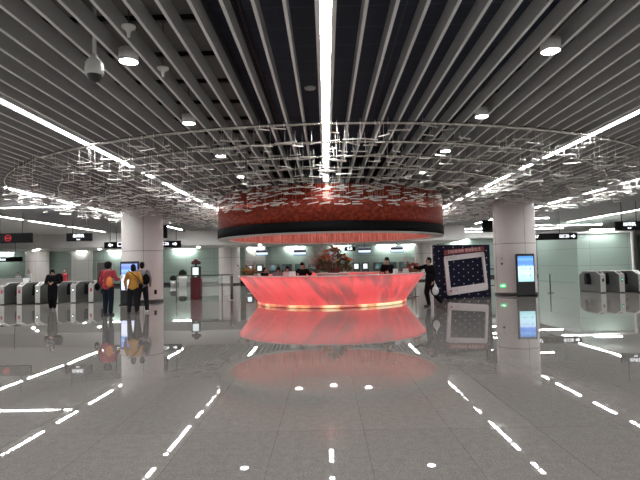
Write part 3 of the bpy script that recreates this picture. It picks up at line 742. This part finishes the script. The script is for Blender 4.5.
# ticket machines along the back wall
mx = [-6.45, -5.6, -4.4, -3.3, -2.2, -1.1, 2.55, 3.3, 4.4, 5.5, 6.6]
for i, x in enumerate(mx):
    lit = x in (-6.45, -5.6, 2.55, 3.3)
    n_ = ['leftmost of the row', 'second from left', 'third from left', 'fourth from left', 'fifth from left', 'sixth from left, just before the big flowers', 'right of the big flowers', 'second right of the big flowers', 'third from the right end', 'second from the right end', 'rightmost of the row'][i]
    t = thing('ticket_machine', ('ticket machine with bright white screen, ' if lit else 'dark ticket machine against the teal wall, ') + n_, 'ticket machine', (x, 42.2, 0), 0, 'ticket machines on the rear wall')
    w = .3 if lit else .42
    bm = B(); extr(bm, [(-.25, 0), (-.25, .95), (-.12, 1.1), (-.05, 1.6), (.3, 1.6), (.3, 0)], -w, w, 'YZ'); obj('cabinet', bm, M['darksteel'], t)
    bm = B(); extr(bm, [(-.135, 1.1), (-.065, 1.5), (-.055, 1.5), (-.125, 1.1)], -.17 if lit else -.2, .17 if lit else .2, 'YZ'); obj('screen', bm, M['scr_white'] if lit else M['scr_teal'], t)
    bm = B(); box(bm, -.15, .15, -.262, -.25, .75, .85); obj('slot_panel', bm, M['steel'], t)

# ------------------------------------------------------------------ info kiosks
def kiosk(x, y, label, m, extra):
    t = thing('info_kiosk', label, 'information kiosk', (x, y, 0), 0)
    bm = B(); box(bm, -.385, .385, -.05, .07, .04, 1.79); obj('casing', bm, M['black'], t, bevel=.03)
    bm = B(); box(bm, -.39, .39, -.14, .2, 0, .04); obj('base_plate', bm, M['blackmatte'], t, bevel=.01)
    bm = B(); box(bm, -.325, .325, -.062, -.05, .62, 1.69); obj('screen', bm, m, t)
    bm = B()
    for q in extra: box(bm, q[0], q[1], -.066, -.0625, q[2], q[3])
    obj('screen_picture', bm, mat('screen_mark', (.1, .2, .4), .4, emis=(.18, .35, .65), es=.8), t)
kiosk(-8.05, 20.45, 'black standing kiosk with bright landscape screen before the left column', M['scr_left'], [(-.28, .25, 1.37, 1.39), (-.28, .1, 1.45, 1.5), (-.1, .28, 1.56, 1.58)])
kiosk(8.37, 21.15, 'black standing kiosk with blue page on screen before the right column', M['scr_blue'], [(.15, .22, 1.12, 1.18), (.15, .22, .84, .9), (-.22, .05, 1.14, 1.16), (-.22, -.02, .86, .88), (-.25, .2, 1.48, 1.5), (-.1, .25, 1.40, 1.42)])

# green running sign low on right column, small plates
def on_col(c, ang, z, w, h, m, name, label, cat, r=RC):
    p = (c[0] + (r + .012) * math.sin(ang), c[1] - (r + .012) * math.cos(ang), z)
    bm = B(); box(bm, -w / 2, w / 2, -.012, .014, -h / 2, h / 2); o = obj(name, bm, m, loc=p, rotz=ang, bevel=.004); tag(o, label, cat); return o
o = on_col(COLS[1], -.98, .42, .3, .17, M['exitgreen'], 'exit_sign', 'small lit green exit sign low on the right column', 'exit sign')
text('lettering', '←出口', .085, M['text'], o, (0, -.014, 0), ext=.002)
on_col(COLS[1], -1.0, 1.60, .07, .08, M['steel'], 'wall_switch', 'upper small grey plate on the right column', 'switch plate')
on_col(COLS[1], -1.0, 1.38, .09, .09, M['darksteel'], 'wall_switch', 'lower small dark plate on the right column', 'switch plate')
on_col(COLS[0], .98, .45, .12, .2, M['blackmatte'], 'power_socket', 'small black socket box low on the left column right side', 'socket')

# ------------------------------------------------------------------ photo booth board
t = thing('photo_board', 'navy board with white dots and tilted photo frame right of the counter', 'photo board', (4.37, 20.3, 0), math.atan2(.9, 2.57))
W = 2.70
bm = B(); box(bm, 0, W, 0, .01, 0, 2.2); obj('board', bm, M['navy'], t)
bm = B(); box(bm, .0, W, .01, .10, 0, 2.19); obj('board_back', bm, M['navyplain'], t)
fr = bpy.data.objects.new('photo_frame', None)
mt = Matrix.Translation((W * .54, -.05, 1.02)) @ Matrix.Rotation(math.radians(-5.2), 4, 'Y')
hw, hh = .98, .80
bm = B()
def rr(bm, x0, x1, z0, z1, y0, y1, r=.08):
    pts = []
    for cx, cz, a in ((x1 - r, z1 - r, 0), (x0 + r, z1 - r, PI / 2), (x0 + r, z0 + r, PI), (x1 - r, z0 + r, 1.5 * PI)):
        for k in range(5): pts.append((cx + r * math.cos(a + k * PI / 8), cz + r * math.sin(a + k * PI / 8)))
    extr(bm, pts, y0, y1, 'XZ')
# frame as four rails
box(bm, -hw + .07, hw - .07, -.03, .03, hh - .2, hh + .0); box(bm, -hw + .07, hw - .07, -.03, .03, -hh, -hh + .3)
box(bm, -hw, -hw + .17, -.03, .03, -hh + .07, hh - .07); box(bm, hw - .12, hw, -.03, .03, -hh + .07, hh - .07)
for sx in (-1, 1):
    for sz in (-1, 1): cyl(bm, (sx * (hw - .08), -.03, sz * (hh - .08)), (sx * (hw - .08), .03, sz * (hh - .08)), .08, n=20)
fo = obj('photo_frame', bm, M['polaroid'], t); fo.matrix_local = mt
bm = B(); 
pts = []
for i in range(24):
    a = 2 * PI * i / 24; pts.append((.055 / 16 * 16 * math.sin(a) ** 3, .055 / 16 * (13 * math.cos(a) - 5 * math.cos(2 * a) - 2 * math.cos(3 * a) - math.cos(4 * a))))
extr(bm, pts, -.04, -.03, 'XZ'); o = obj('heart_symbol', bm, M['heart'], fo); o.location = (-hw + .16, 0, -hh + .17)
bm = B(); cyl(bm, (-hw + .14, -.04, hh - .09), (-hw + .14, -.03, hh - .09), .04, n=16); obj('avatar_dot', bm, M['greytext'], fo)
text('lettering', '地铁出行', .1, M['greytext'], fo, (-hw + .42, -.034, hh - .09), ext=.003)
text('lettering', 'Like', .1, M['greytext'], fo, (-hw + .42, -.034, -hh + .17), ext=.003)
bm = B(); box(bm, -.97, .97, -.025, .025, -.1, .1); bo = obj('banner', bm, M['banner'], t); bo.matrix_local = Matrix.Translation((W * .52, -.05, 1.955)) @ Matrix.Rotation(math.radians(-4.5), 4, 'Y')
text('lettering', '扫码乘地铁 便捷新生活', .155, M['bannertext'], bo, (.0, -.03, 0), ext=.003)

# ------------------------------------------------------------------ red service robot kiosk
t = thing('service_kiosk', 'dark red self service kiosk with lit tablet and lobed top', 'service kiosk', (-6.14, 23.6, 0))
bm = B(); box(bm, -.24, .24, -.16, .2, 0, 1.0); obj('cabinet', bm, M['red_kiosk'], t, bevel=.02)
bm = B(); box(bm, -.22, .22, -.12, .1, .98, 1.54); obj('tablet_case', bm, M['black'], t, bevel=.03)
bm = B(); box(bm, -.135, .135, -.13, -.12, 1.14, 1.48); obj('tablet_screen', bm, M['scr_white'], t)
bm = B(); box(bm, -.06, .06, -.13, -.118, 1.03, 1.08); obj('card_slot', bm, M['steel'], t)
bm = B(); cyl(bm, (0, 0, 1.54), (0, 0, 1.64), .06); obj('neck', bm, M['black'], t)
bm = B(); ell(bm, (-.13, 0, 1.71), (.1, .09, .085)); ell(bm, (.13, 0, 1.71), (.1, .09, .085)); ell(bm, (0, 0, 1.80), (.12, .11, .1)); ell(bm, (0, -.01, 1.7), (.13, .11, .08)); obj('lobed_head', bm, M['red_kiosk'], t)
bm = B(); box(bm, -.11, .11, -.13, -.1, 1.68, 1.73); obj('visor', bm, M['black'], t)

# barrier rail between left column and counter
t = thing('barrier_rail', 'steel barrier rail with glass infill between left column and bollard', 'barrier', (-7.2, 24.0, 0))
bm = B(); cyl(bm, (0, 0, 1.1), (2.75, 0, 1.1), .028, n=12); obj('top_rail', bm, M['darksteel'], t)
for x in (0, 1.0, 2.2, 2.7):
    bm = B(); cyl(bm, (x, 0, 0), (x, 0, 1.1), .022, n=10); obj('post', bm, M['darksteel'], t)
for a, b in ((.04, .96), (1.04, 2.16), (2.24, 2.66)):
    bm = B(); box(bm, a, b, -.006, .006, .12, .98); obj('glass_panel', bm, M['glass'], t)
t = thing('bollard', 'thick grey steel bollard left of the glowing counter', 'bollard', (-4.2, 22.2, 0))
bm = B(); cyl(bm, (0, 0, 0), (0, 0, 1.08), .065, n=20); obj('post', bm, M['darksteel'], t)
bm = B(); cyl(bm, (0, 0, 1.08), (0, 0, 1.12), .07, n=20); cyl(bm, (0, 0, 0), (0, 0, .03), .12, n=20); obj('cap', bm, M['steel'], t)
t = thing('queue_post', 'thin black queue post on the floor left of the right gates', 'queue post', (10.2, 23.0, 0))
bm = B(); cyl(bm, (0, 0, .02), (0, 0, .86), .025, n=12); obj('post', bm, M['black'], t)
bm = B(); cyl(bm, (0, 0, 0), (0, 0, .02), .13, n=24); obj('base', bm, M['black'], t)
for i, (x, y, lb) in enumerate(((3.72, 21.8, 'grey queue post behind the walking man, left one'), (4.0, 22.6, 'grey queue post behind the walking man, right one'))):
    t = thing('queue_post', lb, 'queue post', (x, y, 0))
    bm = B(); cyl(bm, (0, 0, .02), (0, 0, .9), .028, n=12); obj('post', bm, M['steel'], t)
    bm = B(); cyl(bm, (0, 0, 0), (0, 0, .02), .15, n=24); obj('base', bm, M['darksteel'], t)
bm = B(); box(bm, 10.25, 29, 46.84, 46.92, .72, .82)
tag(obj('wall_rail', bm, M['black']), 'dark handrail along the far right wall', 'handrail')

# planters at the back
for x, y, r, h, lb in ((-12.55, 41.0, .26, .42, 'lower white planter with dark round shrub by the rear wall'), (-11.6, 40.4, .34, .8, 'taller white planter with dark round shrub by the rear wall')):
    t = thing('potted_shrub', lb, 'potted plant', (x, y, 0), 0, 'white planters at the rear wall')
    bm = B(); lathe(bm, [(.001, 0), (r * .8, 0), (r, h), (r * .9, h), (.001, h - .05)], 24); obj('pot', bm, M['pot'], t)
    bm = B()
    ell(bm, (0, 0, h + r * .5), (r * .7, r * .7, r * .6), 0, sub=2)
    for i in range(260):
        a = R.random() * 2 * PI; b = R.uniform(-.3, 1.5); d = Vector((math.cos(a) * math.cos(b), math.sin(a) * math.cos(b), math.sin(b)))
        leafquad(bm, Vector((0, 0, h + r * .5)) + d * r * .62, d + Vector((R.uniform(-.6, .6), R.uniform(-.6, .6), R.uniform(-.6, .6))), .16, .03, 0)
    obj('shrub', bm, M['soil'], t, recalc=False)

# ------------------------------------------------------------------ people
def capsule(bm, a, b, r0, r1):
    a, b = Vector(a), Vector(b)
    for p, r in ((a, r0), (b, r1)): ell(bm, p, (r, r, r), sub=2)
    if (b - a).length > 1e-4: cyl(bm, a, b, r0, r1, n=16)

def remeshed(name, bm, m, parent, voxel=.011, smooth=3):
    bmesh.ops.recalc_face_normals(bm, faces=bm.faces[:])
    me = bpy.data.meshes.new(name); bm.to_mesh(me); bm.free()
    o = bpy.data.objects.new(name, me); COL.objects.link(o)
    rm = o.modifiers.new('r', 'REMESH'); rm.mode = 'VOXEL'; rm.voxel_size = voxel; rm.use_smooth_shade = True
    sm = o.modifiers.new('s', 'SMOOTH'); sm.iterations = smooth; sm.factor = .5
    dg = bpy.context.evaluated_depsgraph_get(); me2 = bpy.data.meshes.new_from_object(o.evaluated_get(dg))
    o.modifiers.clear(); o.data = me2; bpy.data.meshes.remove(me); me2.name = name
    me2.materials.clear(); me2.materials.append(m)
    for p in me2.polygons: p.use_smooth = True
    o.parent = parent
    return o

def hand(bm, w, d, n, curl):
    """w wrist, d direction of the forearm, n palm normal"""
    d = d.normalized(); n = (n - d * n.dot(d)).normalized(); s = d.cross(n)
    capsule(bm, w, w + d * .04, .026, .03); capsule(bm, w + d * .05 - s * .022, w + d * .085 - s * .026, .018, .017); capsule(bm, w + d * .05 + s * .022, w + d * .085 + s * .026, .018, .017); capsule(bm, w + d * .05, w + d * .09, .02, .018)
    for i, L_ in enumerate((.062, .072, .068, .052)):
        p = w + d * .095 + s * (-.03 + .02 * i); q = p + (d * math.cos(curl) + n * math.sin(curl)) * L_ * .55; r = q + (d * math.cos(curl * 2.1) + n * math.sin(curl * 2.1)) * L_ * .5
        capsule(bm, p, q, .0095, .0088); capsule(bm, q, r, .0088, .0075)
    p = w + d * .03 - s * .03; q = p + (d * .6 - s * .7 + n * .3).normalized() * .04; r = q + (d * .85 - s * .1 + n * .4).normalized() * .032
    capsule(bm, p, q, .013, .011); capsule(bm, q, r, .011, .009)

def person(label, loc, rotz, H, J, top, trou, shoe, hair='short', female=False, bw=1.0, cat='person'):
    """Faces -Y when rotz = 0; its own left is +X."""
    D = dict(pel=(0, 0, .93), wai=(0, 0, 1.06), che=(0, 0, 1.27), nec=(0, .0, 1.44), hea=(0, -.02, 1.60), shL=(.175, 0, 1.40), shR=(-.175, 0, 1.40), elL=(.225, .03, 1.12), elR=(-.225, .03, 1.12),
             wrL=(.235, -.05, .88), wrR=(-.235, -.05, .88), hiL=(.085, 0, .90), hiR=(-.085, 0, .90), knL=(.095, -.02, .50), knR=(-.095, -.02, .50), anL=(.10, .02, .085), anR=(-.10, .02, .085), face=(0, -1, 0), toeL=(.02, -1, 0), toeR=(-.02, -1, 0))
    D.update(J); D = {k: Vector(v) for k, v in D.items()}
    curl = .5
    t = thing('person', label, cat, loc, rotz); t.scale = (H / 1.72,) * 3
    up = (D['hea'] - D['nec']).normalized()
    f = D['face'].normalized(); sd = f.cross(Vector((0, 0, 1))).normalized(); hq = Matrix((sd, -f, sd.cross(-f))).transposed().to_euler()
    U = sd.cross(f).normalized()
    Hm = lambda x, y, z: D['hea'] + sd * x - f * y + U * z
    sw = .9 if female else 1.
    # --- body
    bm = B()
    ell(bm, D['hea'] + Vector((0, 0, .02)), (.074, .095, .105), rot=hq); ell(bm, Hm(0, -.025, -.055), (.055, .065, .06), rot=hq)
    capsule(bm, Hm(0, -.088, .0), Hm(0, -.108, -.028), .009, .014); ell(bm, Hm(0, -.088, -.066), (.024, .012, .009), rot=hq)
    for s in (-1, 1): ell(bm, Hm(s * .076, .008, -.012), (.01, .02, .03), rot=hq); ell(bm, Hm(s * .03, -.082, .022), (.018, .012, .008), rot=hq)
    capsule(bm, D['nec'], D['hea'] - Vector((0, 0, .05)), .05, .047)
    ell(bm, D['che'] + Vector((0, 0, .03)), (.15 * sw, .10, .17)); ell(bm, D['wai'], (.12 * sw, .09, .14)); ell(bm, D['pel'], (.15, .10, .12))
    capsule(bm, D['shL'] * .93 + D['nec'] * .07, D['nec'], .05, .045); capsule(bm, D['shR'] * .93 + D['nec'] * .07, D['nec'], .05, .045)
    capsule(bm, D['che'], D['wai'], .10, .09); capsule(bm, D['wai'], D['pel'], .09, .10)
    for s in 'LR':
        capsule(bm, D['sh' + s], D['el' + s], .046, .036); capsule(bm, D['el' + s], D['wr' + s], .036, .025)
        hand(bm, D['wr' + s], D['wr' + s] - D['el' + s], Vector((0, 0, 0)) + (f if abs((D['wr' + s] - D['el' + s]).normalized().dot(f)) < .8 else Vector((-1 if s == 'L' else 1, 0, .2))), curl)
        capsule(bm, D['hi' + s], D['kn' + s], .078, .052); capsule(bm, D['kn' + s], D['an' + s], .05, .034)
        tv = D['toe' + s].normalized(); capsule(bm, D['an' + s] - Vector((0, 0, .045)) - tv * .02, D['an' + s] + tv * .15 - Vector((0, 0, .055)), .035, .026)
    remeshed('body', bm, M['skin'], t, .0105, 2)
    # --- eyes
    for s in (-1, 1):
        bm = B(); ell(bm, Hm(s * .03, -.09, .012), (.011, .006, .006), rot=hq, sub=1); obj('eye', bm, M['hair'], t)
    # --- top
    bm = B()
    ell(bm, D['che'] + Vector((0, 0, .02)), (.185 * sw * bw, .13 * bw, .18)); ell(bm, D['wai'], (.16 * sw * bw, .125 * bw, .17)); ell(bm, D['pel'] + Vector((0, 0, .02)), (.178 * bw, .135 * bw, .15))
    capsule(bm, D['che'], D['wai'], .125, .115)
    for s in 'LR':
        w = D['wr' + s]; e = D['el' + s]
        capsule(bm, D['sh' + s], D['nec'] - Vector((0, 0, .03)), .066, .055); capsule(bm, D['sh' + s], e, .07 * bw, .056 * bw); capsule(bm, e, e + (w - e) * .94, .056 * bw, .042 * bw)
    remeshed('jacket', bm, top, t, .014, 3)
    # --- trousers
    bm = B(); ell(bm, D['pel'] - Vector((0, 0, .02)), (.165, .118, .12))
    for s in 'LR': capsule(bm, D['hi' + s], D['kn' + s], .10 * bw, .078 * bw); capsule(bm, D['kn' + s], D['an' + s] + (D['kn' + s] - D['an' + s]) * .06, .076 * bw, .062 * bw)
    remeshed('trousers', bm, trou, t, .014, 3)
    for s in 'LR':
        tv = D['toe' + s].normalized(); a = D['an' + s]; bm = B()
        capsule(bm, a - Vector((0, 0, .042)) - tv * .035, a + tv * .17 - Vector((0, 0, .05)), .043, .034); ell(bm, a - Vector((0, 0, .02)), (.046, .05, .04))
        remeshed('shoe', bm, shoe, t, .010, 2)
    # --- hair
    bm = B()
    ell(bm, Hm(0, .018, .045), (.084 if hair != 'bushy' else .115, .10 if hair != 'bushy' else .118, .092 if hair != 'bushy' else .10), rot=hq)
    ell(bm, Hm(0, .05, -.01), (.075 if hair != 'bushy' else .105, .062 if hair != 'bushy' else .085, .09 if hair != 'bushy' else .10), rot=hq)
    if hair == 'bob':
        ell(bm, Hm(0, .045, -.04), (.085, .06, .09), rot=hq)
        for s in (-1, 1): ell(bm, Hm(s * .07, .0, -.03), (.022, .05, .08), rot=hq)
    if hair == 'bushy':
        for i in range(14): ell(bm, Hm(R.uniform(-.09, .09), R.uniform(0, .1), R.uniform(-.05, .12)), (.035, .035, .035), sub=2)
    remeshed('hair', bm, M['hair'], t, .0095, 2)
    return t, D

def bagobj(name, label, cat, geo, m, loc=(0, 0, 0), rotz=0, strap=None, strapm=None, sc=1.0):
    t = thing(name, label, cat, loc, rotz); t.scale = (sc,) * 3
    bm = B(); geo(bm); remeshed('bag_body', bm, m, t, .012, 4)
    if strap:
        bm = B()
        for a, b in zip(strap, strap[1:]): capsule(bm, a, b, .012, .012)
        obj('strap', bm, strapm or m, t)
    return t

navyj = mat('navy_trousers', (.010, .015, .024), .9, spec=.1); blk = mat('black_cloth', (.006, .006, .007), .9, spec=.1); dgr = mat('charcoal_cloth', (.018, .018, .020), .9, spec=.1)
redj = mat('red_jacket', (.36, .03, .045), .75, noise=(20, .15)); yel = mat('mustard_jacket', (.48, .23, .03), .8, noise=(20, .12)); gry = mat('grey_shirt', (.20, .19, .22), .8)
whites = mat('white_shirt', (.6, .6, .6), .7); shoem = mat('dark_shoe', (.012, .012, .013), .4)

# woman in red, seen from behind
t, D = person('person in red jacket and dark jeans with bushy black hair, seen from behind', (-7.02, 16.05, 0), PI - .12, 1.72,
    dict(elR=(-.27, -.02, 1.15), wrR=(-.24, -.26, 1.16), elL=(.25, .03, 1.13), wrL=(.24, -.1, .92), anL=(.085, .03, .085), anR=(-.085, .0, .085), face=(.15, -1, 0)), redj, navyj, shoem, 'bushy', True, 1.08)
sc = 1.0
bagobj('shoulder_bag', 'orange shoulder bag on the back of the red jacketed person', 'bag', lambda b: (ell(b, (0, 0, 0), (.11, .055, .16)), ell(b, (0, 0, -.05), (.12, .05, .12))), M['bag_or'], (-6.88, 15.84, 1.10), -.15,
       [(.05, .0, .15), (.0, .0, .24), (-.06, -.02, .32), (-.13, .02, .38), (-.16, .1, .40)], redj)
bagobj('handbag', 'black handbag at the left hip of the red jacketed person', 'bag', lambda b: ell(b, (0, 0, 0), (.07, .10, .12)), blk, (-7.34, 15.98, .93), 0, [(0, 0, .1), (.05, .02, .3), (.1, .02, .5)], blk)
t2 = thing('leaflet', 'white leaflet held up by the red jacketed person', 'paper', (-6.72, 16.33, 1.20), .3)
bm = B(); box(bm, -.05, .05, -.004, .004, -.08, .09, 0, Matrix.Rotation(.6, 4, 'Y')); obj('sheet', bm, M['paper'], t2)

# person in mustard jacket
person('person in mustard yellow jacket and black trousers facing the left kiosk', (-6.38, 16.5, 0), PI + .12, 1.63,
    dict(elL=(.27, .02, 1.13), elR=(-.27, 0, 1.13), wrL=(.27, -.08, .93), wrR=(-.22, -.2, 1.0), anL=(.14, .02, .085), anR=(-.1, -.04, .085), knL=(.13, -.02, .5)), yel, dgr, shoem, 'bob', True, 1.08)
bagobj('crossbody_bag', 'black crossbody bag strapped over the mustard jacket', 'bag', lambda b: ell(b, (0, 0, 0), (.07, .09, .09)), blk, (-6.08, 16.36, .92), 0,
       [(.0, .0, .08), (-.08, -.02, .25), (-.2, -.03, .36), (-.34, -.02, .46), (-.42, .03, .51)], blk)
# person in grey with backpack
person('tall person in grey top with black backpack, right of the mustard jacket', (-6.27, 17.0, 0), PI + .25, 1.70,
    dict(elL=(.25, 0, 1.13), wrL=(.25, -.12, .92), elR=(-.25, 0, 1.13), wrR=(-.25, -.15, .95), anL=(.16, .02, .085), anR=(-.16, .0, .085), knL=(.13, -.02, .5), knR=(-.13, -.02, .5)), gry, dgr, whites, 'short', False, 1.1)
bagobj('backpack', 'black backpack slung on the right shoulder of the grey topped person', 'backpack', lambda b: (ell(b, (0, 0, 0), (.13, .09, .19)), ell(b, (0, -.03, -.06), (.12, .08, .12))), blk, (-6.06, 16.80, 1.12), -.3,
       [(-.02, 0, .16), (-.04, .06, .28), (-.06, .16, .26)], blk)
# woman in black, looking down at her hands
person('person in black coat looking down at her hands before the left gates', (-10.35, 18.85, 0), .35, 1.55,
    dict(hea=(.0, -.07, 1.575), face=(.05, -1, -.75), elL=(.25, -.02, 1.13), elR=(-.25, -.02, 1.13), wrL=(.06, -.24, 1.14), wrR=(-.08, -.24, 1.10), anL=(.07, .02, .085), anR=(-.07, .02, .085)), blk, blk, shoem, 'bob', True, 1.12)
bagobj('backpack', 'black backpack worn by the person in black coat at the left gates', 'backpack', lambda b: (ell(b, (0, 0, 0), (.16, .10, .2)), ell(b, (0, .02, -.06), (.15, .1, .14))), blk, (-10.24, 19.07, 1.17), .35,
       [(.1, -.05, .15), (.12, -.16, .18), (.12, -.22, .1)], blk)
# walking man at right end of the counter
t, D = person('person in black walking and reaching over the right end of the counter', (3.50, 17.0, 0), -PI / 2 + .35, 1.66,
    dict(hea=(0, -.03, 1.61), face=(-.1, -1, 0), shR=(-.17, -.03, 1.42), elR=(-.22, -.30, 1.36), wrR=(-.16, -.54, 1.40), elL=(.24, .06, 1.14), wrL=(.25, -.03, .90),
         knR=(-.1, -.08, .50), anR=(-.1, -.0, .085), knL=(.1, .08, .50), anL=(.1, .38, .16), toeL=(0, -1, -.5)), blk, blk, shoem, 'short', False, 1.15)
bagobj('plastic_bag', 'white carrier bag hanging from the hand of the walking person in black', 'bag', lambda b: (ell(b, (0, 0, 0), (.12, .07, .15)), ell(b, (0, 0, .12), (.05, .03, .12))), M['bag_wh'], (3.62, 16.72, .56), .3, [(0, 0, .2), (-.02, .03, .33)], M['bag_wh'])
# staff inside the counter
person('staff member in black suit looking down behind the counter, right of the flowers', (2.25, 18.35, 0), -.5, 1.72, dict(face=(-.2, -1, -.35), hea=(0, -.05, 1.59), elL=(.25, -.05, 1.13), elR=(-.25, -.05, 1.13), wrL=(.15, -.26, 1.16), wrR=(-.15, -.26, 1.16)), blk, blk, shoem, 'short')
person('staff member in black standing left of the big flower arrangement', (-.88, 18.6, 0), -.3, 1.60, dict(face=(.2, -1, -.5), hea=(0, -.04, 1.59), elR=(-.33, -.05, 1.2), wrR=(-.15, -.2, 1.25), elL=(.32, -.05, 1.22), wrL=(.45, -.15, 1.3)), blk, blk, shoem, 'short')
person('staff member with bob hair and white collar bent behind the counter', (-1.40, 18.5, 0), -.4, 1.50, dict(hea=(0, -.08, 1.57), face=(.3, -1, -.6)), whites, blk, shoem, 'bob', True)
person('dark haired staff member behind the counter between the bob hair and left basket', (-1.82, 18.9, 0), .3, 1.46, dict(hea=(0, -.06, 1.57), face=(0, -1, -.6)), gry, blk, shoem, 'bob', True)
person('dark haired staff member in black behind the counter beside the left basket', (-2.35, 19.1, 0), 1.0, 1.44, dict(hea=(0, -.04, 1.58)), blk, blk, shoem, 'short', True)
# far people
person('small far person in red top behind the left gates', (-16.3, 31, 0), .4, 1.50, {}, redj, blk, shoem, 'short')
def desk(x, y, lb):
    t = thing('service_desk', lb, 'desk', (x, y, 0))
    bm = B(); box(bm, -.9, .9, -.3, .3, .0, .98); obj('desk_body', bm, M['white'], t)
    bm = B(); box(bm, -.95, .95, -.35, .35, .98, 1.03); obj('desk_top', bm, M['pot'], t)
desk(-19.6, 31, 'white service desk behind the left gates at far left')
person('far person with black hair in white shirt behind the white desk, left', (-19.7, 31.8, 0), 0, 1.38, {}, whites, blk, shoem, 'short')
person('far person with black hair in white shirt behind the white desk, right', (-19.1, 31.9, 0), 0, 1.52, {}, whites, blk, shoem, 'short')

# ------------------------------------------------------------------ world, camera
w = bpy.data.worlds.new('world'); SC.world = w; w.use_nodes = True
w.node_tree.nodes['Background'].inputs[0].default_value = (.6, .65, .7, 1); w.node_tree.nodes['Background'].inputs[1].default_value = .05

cam = bpy.data.cameras.new('camera'); co = bpy.data.objects.new('camera', cam); COL.objects.link(co); SC.camera = co
cam.sensor_width = 36; cam.lens = 500 / 640 * 36; cam.clip_end = 200
Yc = Vector((.012, -.049, -1)).normalized(); Zc = Vector((1, .02, 0)).cross(Yc).normalized(); Xc = Yc.cross(Zc)
rot = Matrix((Xc, Yc, Zc))         # rows: world axes seen from the camera -> camera-to-world
co.matrix_world = Matrix.Translation((0, 0, 1.5)) @ rot.to_4x4()

SC.view_settings.view_transform = 'Standard'; SC.view_settings.look = 'None'; SC.view_settings.gamma = 1; SC.view_settings.use_curve_mapping = False
SC.view_settings.exposure = 0.08
SC.cycles.max_bounces = 8; SC.cycles.diffuse_bounces = 4; SC.cycles.glossy_bounces = 5; SC.cycles.transparent_max_bounces = 12
SC.cycles.use_denoising = True
SC.cycles.sample_clamp_indirect = 6
